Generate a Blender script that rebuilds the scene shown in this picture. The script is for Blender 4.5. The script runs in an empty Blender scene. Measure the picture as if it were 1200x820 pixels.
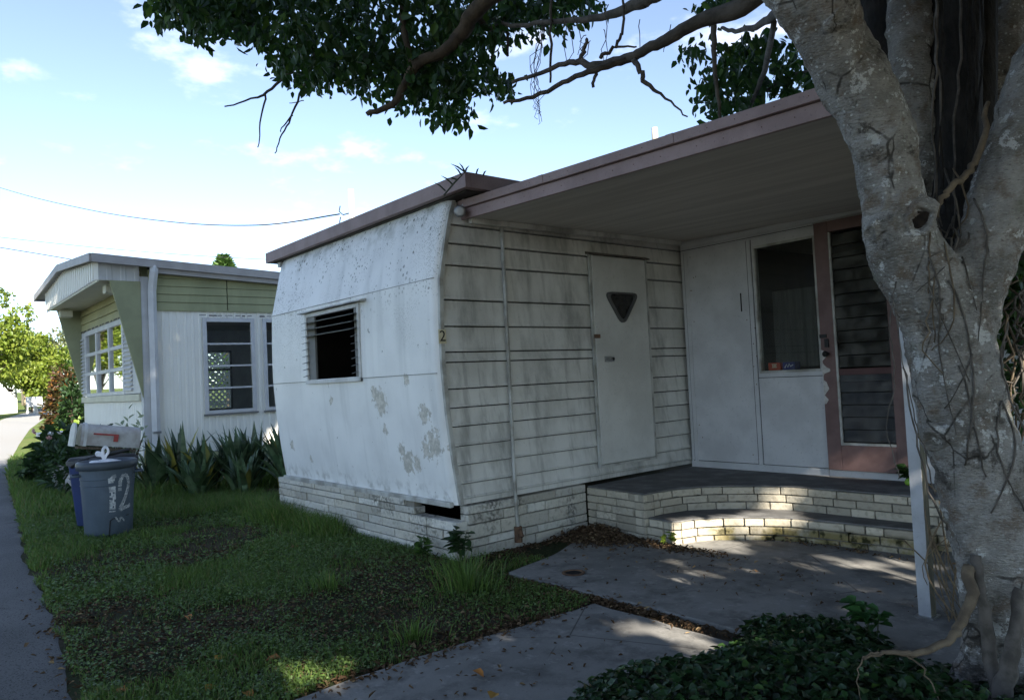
import bpy, math, random
import numpy as np
from mathutils import Vector, Matrix, noise as mnoise

random.seed(7)
rng = np.random.default_rng(11)
scene = bpy.context.scene
COL = scene.collection
R_ = math.radians

# ------------------------------------------------------------------ camera (solved from the photo's vanishing points)
YAW, PITCH, ROLL, FPX, CAMH = R_(49.8966), R_(2.1853), R_(-2.8029), 871.84, 1.32
_f0 = np.array([-math.sin(YAW), math.cos(YAW), 0]); _r0 = np.array([math.cos(YAW), math.sin(YAW), 0]); _u0 = np.array([0, 0, 1.])
FW = _f0*math.cos(PITCH)+_u0*math.sin(PITCH); _u = -_f0*math.sin(PITCH)+_u0*math.cos(PITCH)
RT = _r0*math.cos(ROLL)+_u*math.sin(ROLL); UP = -_r0*math.sin(ROLL)+_u*math.cos(ROLL)
CAM = np.array([0, 0, CAMH])

def at(x, y, t):
    """point of the place seen at photo position x,y at depth t metres"""
    return CAM + ((x-600)/FPX*RT-(y-410)/FPX*UP+FW)*t

def proj(P):
    d = np.asarray(P, float)-CAM
    w = d@FW
    ws = np.where(np.abs(w) < 1e-6, 1e-6, w)
    return 600+FPX*(d@RT)/ws, 410-FPX*(d@UP)/ws, w

cd = bpy.data.cameras.new('camera'); cam = bpy.data.objects.new('camera', cd); COL.objects.link(cam)
cd.sensor_width = 36; cd.lens = FPX/1200*36; cd.clip_start = .05; cd.clip_end = 3000
cam.matrix_world = Matrix(((RT[0], UP[0], -FW[0], 0), (RT[1], UP[1], -FW[1], 0), (RT[2], UP[2], -FW[2], CAMH), (0, 0, 0, 1)))
scene.camera = cam

# ------------------------------------------------------------------ light
SUN_EL, SUN_AZ = 31.0, -13.0      # azimuth measured from +X towards +Y
sd = np.array([math.cos(R_(SUN_EL))*math.cos(R_(SUN_AZ)), math.cos(R_(SUN_EL))*math.sin(R_(SUN_AZ)), math.sin(R_(SUN_EL))])
sl = bpy.data.lights.new('sun', 'SUN'); so = bpy.data.objects.new('sun', sl); COL.objects.link(so)
sl.energy = 5.0; sl.angle = R_(.55); sl.color = (1, .93, .82)
so.rotation_euler = Vector(sd).to_track_quat('Z', 'Y').to_euler(); so.location = (0, 0, 30)

world = bpy.data.worlds.new("World"); scene.world = world; world.use_nodes = True
nt = world.node_tree; nt.nodes.clear()
wo = nt.nodes.new('ShaderNodeOutputWorld'); bg = nt.nodes.new('ShaderNodeBackground')
sky = nt.nodes.new('ShaderNodeTexSky'); sky.sky_type = 'NISHITA'; sky.sun_disc = False
sky.sun_elevation = R_(SUN_EL); sky.sun_rotation = R_(90-SUN_AZ)
sky.air_density = 1.0; sky.dust_density = .1; sky.ozone_density = 1.3
bg.inputs['Strength'].default_value = .110; sky.altitude = 2500
tc = nt.nodes.new('ShaderNodeTexCoord')
mp = nt.nodes.new('ShaderNodeMapping'); mp.inputs['Scale'].default_value = (1, 1, 2.2); mp.inputs['Location'].default_value = (.35, .1, 0)
nz = nt.nodes.new('ShaderNodeTexNoise'); nz.inputs['Scale'].default_value = 8.5; nz.inputs['Detail'].default_value = 7; nz.inputs['Roughness'].default_value = .55
rp = nt.nodes.new('ShaderNodeMapRange'); rp.interpolation_type = 'SMOOTHSTEP'
rp.inputs['From Min'].default_value = .56; rp.inputs['From Max'].default_value = .74; rp.inputs['To Max'].default_value = .32
mx = nt.nodes.new('ShaderNodeMix'); mx.data_type = 'RGBA'
mx.inputs[7].default_value = (7.2, 7.0, 7.1, 1)
L = nt.links.new
L(tc.outputs['Generated'], mp.inputs['Vector']); L(mp.outputs[0], nz.inputs['Vector']); L(nz.outputs[0], rp.inputs['Value'])
L(rp.outputs[0], mx.inputs[0]); hs = nt.nodes.new('ShaderNodeHueSaturation'); hs.inputs['Saturation'].default_value = .87; L(sky.outputs[0], hs.inputs['Color']); L(hs.outputs[0], mx.inputs[6]); L(mx.outputs[2], bg.inputs['Color']); L(bg.outputs[0], wo.inputs['Surface'])

vs = scene.view_settings
vs.view_transform = 'Standard'; vs.look = 'None'; vs.gamma = 1; vs.use_curve_mapping = False
vs.exposure = 1.62

# ------------------------------------------------------------------ materials
class NT:
    def __init__(s, name):
        s.m = bpy.data.materials.new(name); s.m.use_nodes = True
        s.t = s.m.node_tree; s.n = s.t.nodes; s.n.clear()
        s.out = s.n.new('ShaderNodeOutputMaterial'); s.p = s.n.new('ShaderNodeBsdfPrincipled')
        s.t.links.new(s.p.outputs[0], s.out.inputs['Surface'])
        s.g = s.n.new('ShaderNodeNewGeometry'); s.pos = s.g.outputs['Position']
    def L(s, a, b): s.t.links.new(a, b)
    def val(s, inp, v):
        if hasattr(v, 'links') or isinstance(v, bpy.types.NodeSocket): s.L(v, inp)
        else: inp.default_value = v
    def noise(s, scale, detail=5, rough=.55, vscale=(1, 1, 1), off=(0, 0, 0), dist=0):
        m = s.n.new('ShaderNodeMapping'); m.inputs['Scale'].default_value = vscale; m.inputs['Location'].default_value = off
        s.L(s.pos, m.inputs['Vector'])
        t = s.n.new('ShaderNodeTexNoise'); t.inputs['Scale'].default_value = scale; t.inputs['Detail'].default_value = detail
        t.inputs['Roughness'].default_value = rough; t.inputs['Distortion'].default_value = dist
        s.L(m.outputs[0], t.inputs['Vector']); return t.outputs[0]
    def voro(s, scale, vscale=(1, 1, 1), feature='F1', out='Distance'):
        m = s.n.new('ShaderNodeMapping'); m.inputs['Scale'].default_value = vscale; s.L(s.pos, m.inputs['Vector'])
        t = s.n.new('ShaderNodeTexVoronoi'); t.feature = feature; t.inputs['Scale'].default_value = scale
        s.L(m.outputs[0], t.inputs['Vector']); return t.outputs[out]
    def ramp(s, v, lo, hi, a=0., b=1.):
        r = s.n.new('ShaderNodeMapRange'); r.interpolation_type = 'SMOOTHSTEP'; s.L(v, r.inputs['Value'])
        r.inputs['From Min'].default_value = min(lo, hi); r.inputs['From Max'].default_value = max(lo, hi)
        if lo > hi: a, b = b, a
        r.inputs['To Min'].default_value = a; r.inputs['To Max'].default_value = b; return r.outputs[0]
    def math(s, op, a, b=0.):
        m = s.n.new('ShaderNodeMath'); m.operation = op; s.val(m.inputs[0], a); s.val(m.inputs[1], b); return m.outputs[0]
    def mul(s, *a):
        r = a[0]
        for b in a[1:]: r = s.math('MULTIPLY', r, b)
        return r
    def axis(s, k):
        x = s.n.new('ShaderNodeSeparateXYZ'); s.L(s.pos, x.inputs[0]); return x.outputs[k]
    def band(s, k, lo, hi, soft=.05):
        a = s.axis(k)
        return s.mul(s.ramp(a, lo-soft, lo+soft), s.ramp(a, hi+soft, hi-soft))
    def mix(s, fac, a, b):
        m = s.n.new('ShaderNodeMix'); m.data_type = 'RGBA'
        s.val(m.inputs[0], fac)
        for i, c in ((6, a), (7, b)):
            if isinstance(c, (tuple, list)): m.inputs[i].default_value = (*c[:3], 1)
            else: s.L(c, m.inputs[i])
        return m.outputs[2]
    def island(s): return s.g.outputs['Random Per Island']
    def bright(s, col, f):
        h = s.n.new('ShaderNodeHueSaturation'); s.L(col, h.inputs['Color']); s.val(h.inputs['Value'], f); return h.outputs[0]
    def bump(s, h, strength=.3, dist=.01):
        b = s.n.new('ShaderNodeBump'); b.inputs['Strength'].default_value = strength; b.inputs['Distance'].default_value = dist
        s.L(h, b.inputs['Height']); s.L(b.outputs[0], s.p.inputs['Normal'])
    def done(s, col, rough=.6, spec=.3, metal=0):
        if isinstance(col, (tuple, list)): s.p.inputs['Base Color'].default_value = (*col[:3], 1)
        else: s.L(col, s.p.inputs['Base Color'])
        s.val(s.p.inputs['Roughness'], rough); s.p.inputs['Specular IOR Level'].default_value = spec; s.p.inputs['Metallic'].default_value = metal
        return s.m

def mat(name, a, b=None, scale=6, lo=.35, hi=.65, rough=.6, spec=.3, metal=0, bump=0, bscale=40, bdist=.004, isl=0, vscale=(1, 1, 1), speck=0, detail=6):
    s = NT(name)
    b = b or tuple(c*.82 for c in a)
    col = s.mix(s.ramp(s.noise(scale, detail, .6, vscale), lo, hi), a, b)
    if isl: col = s.bright(col, s.ramp(s.island(), 0, 1, 1-isl, 1+isl))
    if speck: col = s.mix(s.mul(s.ramp(s.noise(scale*22, 3), .6, .75), speck), col, tuple(c*.35 for c in a))
    if bump: s.bump(s.noise(bscale, 5, .6, vscale), bump, bdist)
    return s.done(col, rough, spec, metal)

def leafmat(name, a, b, trans=.3, rough=.45, third=None, spec=.4):
    s = NT(name)
    col = s.mix(s.island(), a, b)
    if third: col = s.mix(s.ramp(s.math('FRACT', s.math('MULTIPLY', s.island(), 37.7)),   .90, .94), col, third)
    s.done(col, rough, spec)
    if trans:
        tr = s.n.new('ShaderNodeBsdfTranslucent'); mxs = s.n.new('ShaderNodeMixShader'); mxs.inputs[0].default_value = trans
        h = s.n.new('ShaderNodeHueSaturation'); h.inputs['Value'].default_value = 1.6; s.L(col, h.inputs['Color']); s.L(h.outputs[0], tr.inputs['Color'])
        s.L(s.p.outputs[0], mxs.inputs[1]); s.L(tr.outputs[0], mxs.inputs[2]); s.L(mxs.outputs[0], s.out.inputs['Surface'])
    return s.m

def glassmat(name, tint=(.9, .93, .92), refl=1.0, dirt=.0):
    s = NT(name); s.n.remove(s.p)
    tr = s.n.new('ShaderNodeBsdfTransparent'); tr.inputs[0].default_value = (*tint, 1)
    gl = s.n.new('ShaderNodeBsdfGlossy'); gl.inputs['Roughness'].default_value = .02
    fr = s.n.new('ShaderNodeFresnel'); fr.inputs['IOR'].default_value = 1.5
    f = s.math('MULTIPLY', fr.outputs[0], refl)
    m1 = s.n.new('ShaderNodeMixShader'); s.L(f, m1.inputs[0]); s.L(tr.outputs[0], m1.inputs[1]); s.L(gl.outputs[0], m1.inputs[2])
    last = m1.outputs[0]
    if dirt:
        df = s.n.new('ShaderNodeBsdfDiffuse'); df.inputs[0].default_value = (.35, .34, .31, 1)
        m2 = s.n.new('ShaderNodeMixShader'); s.L(s.ramp(s.noise(9, 5), .35, .75, dirt*.2, dirt), m2.inputs[0]); s.L(last, m2.inputs[1]); s.L(df.outputs[0], m2.inputs[2]); last = m2.outputs[0]
    s.L(last, s.out.inputs['Surface'])
    return s.m

# ------------------------------------------------------------------ mesh building
class MB:
    def __init__(s): s.v = []; s.f = []; s.mi = []; s.cur = 0
    def add(s, vs_, fs_):
        o = len(s.v); s.v += [tuple(map(float, p)) for p in vs_]
        for f in fs_: s.f.append(tuple(i+o for i in f)); s.mi.append(s.cur)
        return s
    def box(s, x0, x1, y0, y1, z0, z1, M=None):
        p = [(x, y, z) for z in (z0, z1) for y in (y0, y1) for x in (x0, x1)]
        if M is not None: p = [M @ Vector(q) for q in p]
        return s.add(p, [(0, 2, 3, 1), (4, 5, 7, 6), (0, 1, 5, 4), (2, 6, 7, 3), (0, 4, 6, 2), (1, 3, 7, 5)])
    def hexa(s, p): return s.add(p, [(0, 3, 2, 1), (4, 5, 6, 7), (0, 1, 5, 4), (1, 2, 6, 5), (2, 3, 7, 6), (3, 0, 4, 7)])
    def prism(s, poly, vec):
        """closed polygon (3d points) extruded by vec"""
        n = len(poly); vec = Vector(vec)
        a = [Vector(p) for p in poly]; b = [p+vec for p in a]
        return s.add(a+b, [tuple(range(n))[::-1], tuple(range(n, 2*n))]+[(i, (i+1) % n, n+(i+1) % n, n+i) for i in range(n)])
    def tube(s, pts, rad, n=8, cap=True, flat=1.0, twist=0):
        pts = [Vector(p) for p in pts]
        if not hasattr(rad, '__len__'): rad = [rad]*len(pts)
        up = None; rings = []
        for i, p in enumerate(pts):
            d = (pts[min(i+1, len(pts)-1)]-pts[max(i-1, 0)])
            d = d.normalized() if d.length > 1e-9 else Vector((0, 0, 1))
            if up is None: up = d.orthogonal().normalized()
            up = (up-d*up.dot(d)); up = up.normalized() if up.length > 1e-6 else d.orthogonal().normalized()
            b = d.cross(up)
            rings.append([p+up*(math.cos(a)*rad[i])+b*(math.sin(a)*rad[i]*flat) for a in [2*math.pi*k/n+twist for k in range(n)]])
        vs_ = [q for r in rings for q in r]; fs_ = []
        for i in range(len(pts)-1):
            for k in range(n):
                fs_.append((i*n+k, i*n+(k+1) % n, (i+1)*n+(k+1) % n, (i+1)*n+k))
        if cap: fs_.append(tuple(range(n))[::-1]); fs_.append(tuple(range((len(pts)-1)*n, len(pts)*n)))
        return s.add(vs_, fs_)
    def lathe(s, prof, c=(0, 0, 0), n=24, sx=1, sy=1, cap=True):
        rings = [[(c[0]+r*sx*math.cos(2*math.pi*k/n), c[1]+r*sy*math.sin(2*math.pi*k/n), c[2]+z) for k in range(n)] for r, z in prof]
        vs_ = [q for r in rings for q in r]
        fs_ = [(i*n+k, i*n+(k+1) % n, (i+1)*n+(k+1) % n, (i+1)*n+k) for i in range(len(prof)-1) for k in range(n)]
        if cap: fs_.append(tuple(range(n))[::-1]); fs_.append(tuple(range((len(prof)-1)*n, len(prof)*n)))
        return s.add(vs_, fs_)
    def build(s, name, m, parent=None, smooth=False, bevel=0):
        first = None
        for vv, ff, mm in (s.pieces() if parent is not None else [(s.v, s.f, s.mi)]):
            o = mkobj(name, np.array(vv, float), ff, m, parent, smooth, bevel, mm)
            first = first or o
        return first
    def pieces(s):
        """far-apart pieces of one build become parts of their own"""
        n = len(s.v); par = list(range(n))
        def find(i):
            while par[i] != i: par[i] = par[par[i]]; i = par[i]
            return i
        for f in s.f:
            a = find(f[0])
            for i in f[1:]: par[find(i)] = a
        root = [find(i) for i in range(n)]; ids = {r: k for k, r in enumerate(sorted(set(root)))}; isl = np.array([ids[r] for r in root]); k = len(ids)
        if k < 2 or k > 400: return [(s.v, s.f, s.mi)]
        P = np.array(s.v, float); lo = np.array([P[isl == i].min(0) for i in range(k)]); hi = np.array([P[isl == i].max(0) for i in range(k)]); size = (hi-lo).max(1)
        gap = np.maximum(0, np.maximum(lo[:, None]-hi[None], lo[None]-hi[:, None])); near = np.sqrt((gap**2).sum(2)) <= np.maximum(.02, .5*np.maximum(size[:, None], size[None]))
        lab = np.arange(k)
        while True:
            new = np.array([lab[near[i]].min() for i in range(k)])
            if (new == lab).all(): break
            lab = new
        gs = sorted(set(lab))
        if len(gs) < 2 or len(gs) > 40: return [(s.v, s.f, s.mi)]
        out = []
        for g_ in gs:
            vm = lab[isl] == g_; idx = np.nonzero(vm)[0]; mp_ = {int(i): j for j, i in enumerate(idx)}
            fi = [q for q, f in enumerate(s.f) if vm[f[0]]]
            out.append(([s.v[i] for i in idx], [tuple(mp_[i] for i in s.f[q]) for q in fi], [s.mi[q] for q in fi]))
        return out

def mkobj(name, v, f, m, parent=None, smooth=False, bevel=0, mi=None):
    me = bpy.data.meshes.new(name)
    if parent is not None:
        v = np.asarray(v, float)-np.array(world_loc(parent))
    me.from_pydata([tuple(p) for p in v], [], f)
    ms = m if isinstance(m, (list, tuple)) else [m]
    for q in ms: me.materials.append(q)
    if mi is not None and len(ms) > 1: me.polygons.foreach_set('material_index', mi)
    if smooth: me.polygons.foreach_set('use_smooth', [True]*len(me.polygons))
    me.update()
    o = bpy.data.objects.new(name, me); COL.objects.link(o)
    if parent is not None: o.parent = parent
    if bevel:
        b = o.modifiers.new('bevel', 'BEVEL'); b.width = bevel; b.segments = 2; b.limit_method = 'ANGLE'
    return o

def npobj(name, V, F, m, parent=None, smooth=False):
    """fast mesh from arrays; F is (n,k)"""
    me = bpy.data.meshes.new(name)
    V = np.asarray(V, float)
    if parent is not None: V = V-np.array(world_loc(parent))
    F = np.asarray(F, np.int32); n, k = F.shape
    me.vertices.add(len(V)); me.vertices.foreach_set('co', V.ravel())
    me.loops.add(n*k); me.loops.foreach_set('vertex_index', F.ravel())
    me.polygons.add(n); me.polygons.foreach_set('loop_start', np.arange(0, n*k, k, dtype=np.int32)); me.polygons.foreach_set('loop_total', np.full(n, k, np.int32))
    if smooth: me.polygons.foreach_set('use_smooth', np.ones(n, bool))
    me.materials.append(m); me.update(calc_edges=True); me.validate()
    o = bpy.data.objects.new(name, me); COL.objects.link(o)
    if parent is not None: o.parent = parent
    return o

def world_loc(o):
    p = Vector(o.location)
    while o.parent is not None:
        o = o.parent; p = p+Vector(o.location)
    return p

def tag(o, label=None, cat=None, group=None, kind=None):
    if label: o['label'] = label
    if cat: o['category'] = cat
    if group: o['group'] = group
    if kind: o['kind'] = kind
    return o

def thing(name, loc, label, cat, group=None):
    o = bpy.data.objects.new(name, None); o.empty_display_size = .1; COL.objects.link(o); o.location = loc
    return tag(o, label, cat, group)

def copy_tree(o, parent=None):
    c = o.copy(); COL.objects.link(c)
    if parent is not None: c.parent = parent
    for ch in o.children: copy_tree(ch, c)
    return c

def unit(a): return a/np.maximum(np.linalg.norm(a, axis=-1, keepdims=True), 1e-9)

def leaves(P, D, N, Ln, Wd, fold=.25, droop=.12):
    """leaf blades: base P, direction D, rough normal N, length, width -> verts, quads"""
    n = len(P); D = unit(D); S = unit(np.cross(D, N)); N2 = np.cross(S, D)
    Ln = np.broadcast_to(np.asarray(Ln, float), (n,))[:, None]; Wd = np.broadcast_to(np.asarray(Wd, float), (n,))[:, None]
    base = P; tip = P+D*Ln-N2*Ln*droop
    l1 = P+D*Ln*.32+S*Wd*.5+N2*Wd*fold; r1 = P+D*Ln*.32-S*Wd*.5+N2*Wd*fold
    l2 = P+D*Ln*.7+S*Wd*.36+N2*(Wd*fold*.6-Ln*droop*.35); r2 = P+D*Ln*.7-S*Wd*.36+N2*(Wd*fold*.6-Ln*droop*.35)
    V = np.stack([base, l1, l2, tip, r2, r1], 1).reshape(-1, 3)
    i = np.arange(n)[:, None]*6
    F = np.concatenate([i+np.array([[0, 3, 2, 1]]), i+np.array([[0, 5, 4, 3]])], 0)
    return V, F

def blades(P, H, W, lean, az, bend=.5):
    """grass blades: 5 verts (quad and tip)"""
    n = len(P); d = np.stack([np.cos(az), np.sin(az), np.zeros(n)], 1); s = np.stack([-np.sin(az), np.cos(az), np.zeros(n)], 1)
    tw = rng.uniform(0, 6.28, n); s = np.stack([np.cos(tw), np.sin(tw), np.zeros(n)], 1)
    H = H[:, None]; W = W[:, None]; lean = lean[:, None]; z = np.array([[0, 0, 1.]])
    m = P+z*H*.55+d*H*lean*.35
    t = P+z*H*(1-.25*lean)+d*H*lean
    V = np.stack([P-s*W*.5, P+s*W*.5, m+s*W*.42, m-s*W*.42, t], 1).reshape(-1, 3)
    i = np.arange(n)[:, None]*5
    F = np.concatenate([i+np.array([[0, 1, 2]]), i+np.array([[0, 2, 3]]), i+np.array([[3, 2, 4]])], 0)
    return V, F

def vnoise(x, y, scale, seed=0):
    """smooth value noise in 0..1 for arrays"""
    r = np.random.default_rng(seed); T = r.random((64, 64))
    x = np.asarray(x)*scale+100; y = np.asarray(y)*scale+100
    xi = np.floor(x).astype(int); yi = np.floor(y).astype(int); fx = x-xi; fy = y-yi
    fx = fx*fx*(3-2*fx); fy = fy*fy*(3-2*fy)
    a = T[xi % 64, yi % 64]; b = T[(xi+1) % 64, yi % 64]; c = T[xi % 64, (yi+1) % 64]; d = T[(xi+1) % 64, (yi+1) % 64]
    return (a*(1-fx)+b*fx)*(1-fy)+(c*(1-fx)+d*fx)*fy

def fbm(x, y, scale, seed=0): return (vnoise(x, y, scale, seed)*.55+vnoise(x, y, scale*2.3, seed+1)*.3+vnoise(x, y, scale*5.1, seed+2)*.15)

def gz(x): return .02*np.maximum(0, -np.asarray(x, float)-20)
def smooth_path(pts, n=6):
    """Catmull-Rom through points (last column may be radius)"""
    p = np.array(pts, float); out = []
    for i in range(len(p)-1):
        p0 = p[max(i-1, 0)]; p1 = p[i]; p2 = p[i+1]; p3 = p[min(i+2, len(p)-1)]
        for k in range(n):
            t = k/n
            out.append(.5*((2*p1)+(-p0+p2)*t+(2*p0-5*p1+4*p2-p3)*t*t+(-p0+3*p1-3*p2+p3)*t**3))
    out.append(p[-1]); return np.array(out)
# ================================================================== materials used
def mat_front():
    s = NT('weathered_white_panel')
    c = s.mix(s.ramp(s.noise(2.2, 6), .35, .7), (.84, .84, .82), (.75, .75, .735))
    # vertical run-off streaks
    st = s.ramp(s.noise(5, 5, .6, (1, 1, .08)), .5, .75)
    c = s.mix(s.mul(st, .35), c, (.40, .41, .40))
    # mould speckles, thick near the roof line
    hi = s.ramp(s.axis(2), 1.7, 2.45)
    patch = s.ramp(s.noise(3.0, 6, .7, off=(3, 0, 1)), .46, .62)
    dots = s.ramp(s.voro(30), .30, .20)
    dots2 = s.ramp(s.math('ADD', s.voro(17, (1.2, 1, 1)), s.math('MULTIPLY', s.noise(5, 2), .25)), .40, .33)
    c = s.mix(s.mul(dots, patch, hi, .95), c, (.055, .06, .04))
    fine = s.ramp(s.voro(75), .34, .24); c = s.mix(s.mul(fine, s.ramp(s.noise(2.1, 5, .6, off=(7, 0, 4)), .44, .62), s.ramp(s.axis(2), 1.1, 2.2), .7), c, (.16, .16, .12))
    c = s.mix(s.mul(dots2, s.ramp(s.noise(3.1, 5, .7, off=(1, 5, 2)), .47, .6), hi, .95), c, (.05, .055, .035))
    top = s.mul(s.ramp(s.axis(2), 2.42, 2.62), s.ramp(s.noise(7, 6), .45, .7))
    c = s.mix(s.mul(top, .55), c, (.16, .17, .12))
    # peeled paint low on the right
    zone = None
    for cx, cz, cr in [(-5.42, 1.17, .16), (-5.50, 1.26, .08), (-4.98, 1.35, .06), (-4.78, 1.08, .11), (-4.70, .86, .17), (-4.82, .80, .09), (-5.17, .78, .10), (-5.10, .69, .13), (-4.98, .68, .09), (-5.38, .95, .06), (-6.3, 1.2, .05), (-7.3, .75, .07), (-6.9, .62, .05)]:
        dx = s.math('MULTIPLY', s.math('SUBTRACT', s.axis(0), cx), 1.15); dz = s.math('SUBTRACT', s.axis(2), cz)
        q = s.math('SUBTRACT', 1.0, s.math('MULTIPLY', s.math('SQRT', s.math('ADD', s.math('MULTIPLY', dx, dx), s.math('MULTIPLY', dz, dz))), 1/cr))
        zone = q if zone is None else s.math('MAXIMUM', zone, q)
    edge = s.math('ADD', s.math('MULTIPLY', zone, .55), s.math('MULTIPLY', s.math('SUBTRACT', s.noise(19, 7, .7, (1.3, 1, .8), off=(2, 2, 7)), .5), 1.7))
    peel = s.ramp(edge, .185, .20); rim = s.mul(s.ramp(edge, .172, .182), s.ramp(edge, .208, .196))
    c = s.mix(peel, c, s.mix(s.ramp(s.noise(30, 4), .4, .6), (.63, .60, .54), (.46, .44, .39))); c = s.mix(s.mul(rim, .45), c, (.14, .13, .11))
    chips = s.mul(s.ramp(s.noise(16, 4, .6, off=(9, 1, 1)), .70, .71), .8)
    c = s.mix(chips, c, (.23, .22, .2))
    low = s.mul(s.ramp(s.axis(2), .62, .42), s.ramp(s.noise(11, 5), .45, .7))
    c = s.mix(s.mul(low, .6), c, (.25, .24, .21))
    s.bump(s.noise(9, 5), .25, .01)
    return s.done(c, .42, .4)

def mat_siding():
    s = NT('grimy_lap_siding')
    c = s.mix(s.ramp(s.noise(3, 6), .35, .7), (.66, .65, .61), (.53, .52, .48))
    gr = s.ramp(s.noise(2.2, 6, .65, (1, 1.3, .45), off=(0, 4, 0)), .45, .72)
    c = s.mix(s.mul(gr, .78), c, (.20, .195, .172))
    st = s.ramp(s.noise(16, 4, .6, (1, 1, .06)), .52, .72)
    c = s.mix(s.mul(st, .4), c, (.2, .19, .17))
    c = s.mix(s.mul(s.ramp(s.noise(60, 3), .66, .75), .5), c, (.15, .14, .12))
    ch = s.ramp(s.noise(9, 4, .6, off=(2, 9, 4)), .715, .725); c = s.mix(s.mul(ch, .6), c, (.6, .6, .57))
    s.bump(s.noise(14, 5), .15, .006)
    return s.done(c, .5, .35)

def mat_brick(name, a, b, moss=0, stain=.5, island=.16):
    s = NT(name)
    c = s.mix(s.island(), a, b); c = s.bright(c, s.ramp(s.math('FRACT', s.math('MULTIPLY', s.island(), 17.3)), 0, 1, 1-island, 1+island))
    c = s.mix(s.mul(s.ramp(s.noise(26, 5), .5, .7), .45), c, (.22, .19, .14))
    if stain: c = s.mix(s.mul(s.ramp(s.noise(1.7, 5, .65, off=(1, 2, 3)), .52, .68), s.ramp(s.noise(34, 4), .4, .62), stain), c, (.06, .058, .05))
    if moss:
        mk = s.mul(s.ramp(s.noise(3.4, 5, .6, off=(4, 0, 0)), .36, .52), s.band(2, -.05, .125, .03), s.band(0, -3.42, -2.0, .12))
        c = s.mix(s.mul(mk, .8), c, (.17, .135, .03)); c = s.mix(s.mul(mk, s.ramp(s.noise(12, 5), .48, .6)), c, (.03, .03, .012))
    s.bump(s.noise(30, 6, .7), .7, .012)
    return s.done(c, .85, .15)

def mat_concrete(name, a, b):
    s = NT(name)
    c = s.mix(s.ramp(s.noise(1.6, 7, .65), .35, .68), a, b)
    c = s.mix(s.mul(s.ramp(s.noise(3.5, 7, .72, off=(5, 5, 0)), .46, .66), .75), c, tuple(x*.35 for x in a)); c = s.mix(s.mul(s.ramp(s.noise(14, 6, .7, off=(1, 5, 0)), .55, .68), .4), c, tuple(x*1.5 for x in a))
    c = s.mix(s.mul(s.ramp(s.noise(90, 3), .6, .72), .35), c, tuple(x*.35 for x in a))
    crack = s.ramp(s.voro(.9, (1, 1, 1), 'DISTANCE_TO_EDGE'), .006, .0)
    c = s.mix(s.mul(crack, s.ramp(s.noise(1.1, 2, off=(2, 3, 1)), .5, .55), .8), c, (.04, .035, .03))
    s.bump(s.noise(60, 5, .7), .35, .004)
    return s.done(c, .85, .25)

def mat_asphalt():
    s = NT('worn_asphalt')
    c = s.mix(s.ramp(s.noise(1.2, 6), .35, .7), (.20, .197, .19), (.145, .143, .138))
    c = s.mix(s.ramp(s.noise(150, 2), .56, .68), c, (.24, .235, .23))
    c = s.mix(s.mul(s.ramp(s.noise(110, 2, off=(4, 4, 4)), .56, .66), .8), c, (.035, .035, .035))
    cr = s.ramp(s.voro(.55, (1, 1, 1), 'DISTANCE_TO_EDGE'), .012, .002)
    c = s.mix(s.mul(cr, s.ramp(s.noise(.7, 3, off=(3, 1, 0)), .52, .6), .8), c, (.03, .03, .028))
    far = s.ramp(s.axis(0), -17.5, -20); c = s.mix(s.mul(far, .9), c, (.36, .35, .33))  # paler concrete tone farther on, with sunlit brightness put into the colour
    s.bump(s.noise(150, 3, .7), .7, .006)
    return s.done(c, .9, .2)

def mat_soil():
    s = NT('lawn_soil')
    c = s.mix(s.ramp(s.noise(3, 6, .65), .35, .65), (.085, .066, .046), (.05, .042, .029))
    c = s.mix(s.mul(s.ramp(s.noise(1.1, 6, .6, off=(7, 0, 0)), .42, .6), .7), c, (.028, .048, .014))
    c = s.mix(s.mul(s.ramp(s.noise(48, 4), .58, .68), .6), c, (.12, .09, .055))
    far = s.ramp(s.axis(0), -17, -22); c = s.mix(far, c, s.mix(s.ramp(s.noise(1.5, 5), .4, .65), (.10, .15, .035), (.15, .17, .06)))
    s.bump(s.noise(40, 6, .7), .9, .02)
    return s.done(c, .95, .1)

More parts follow.
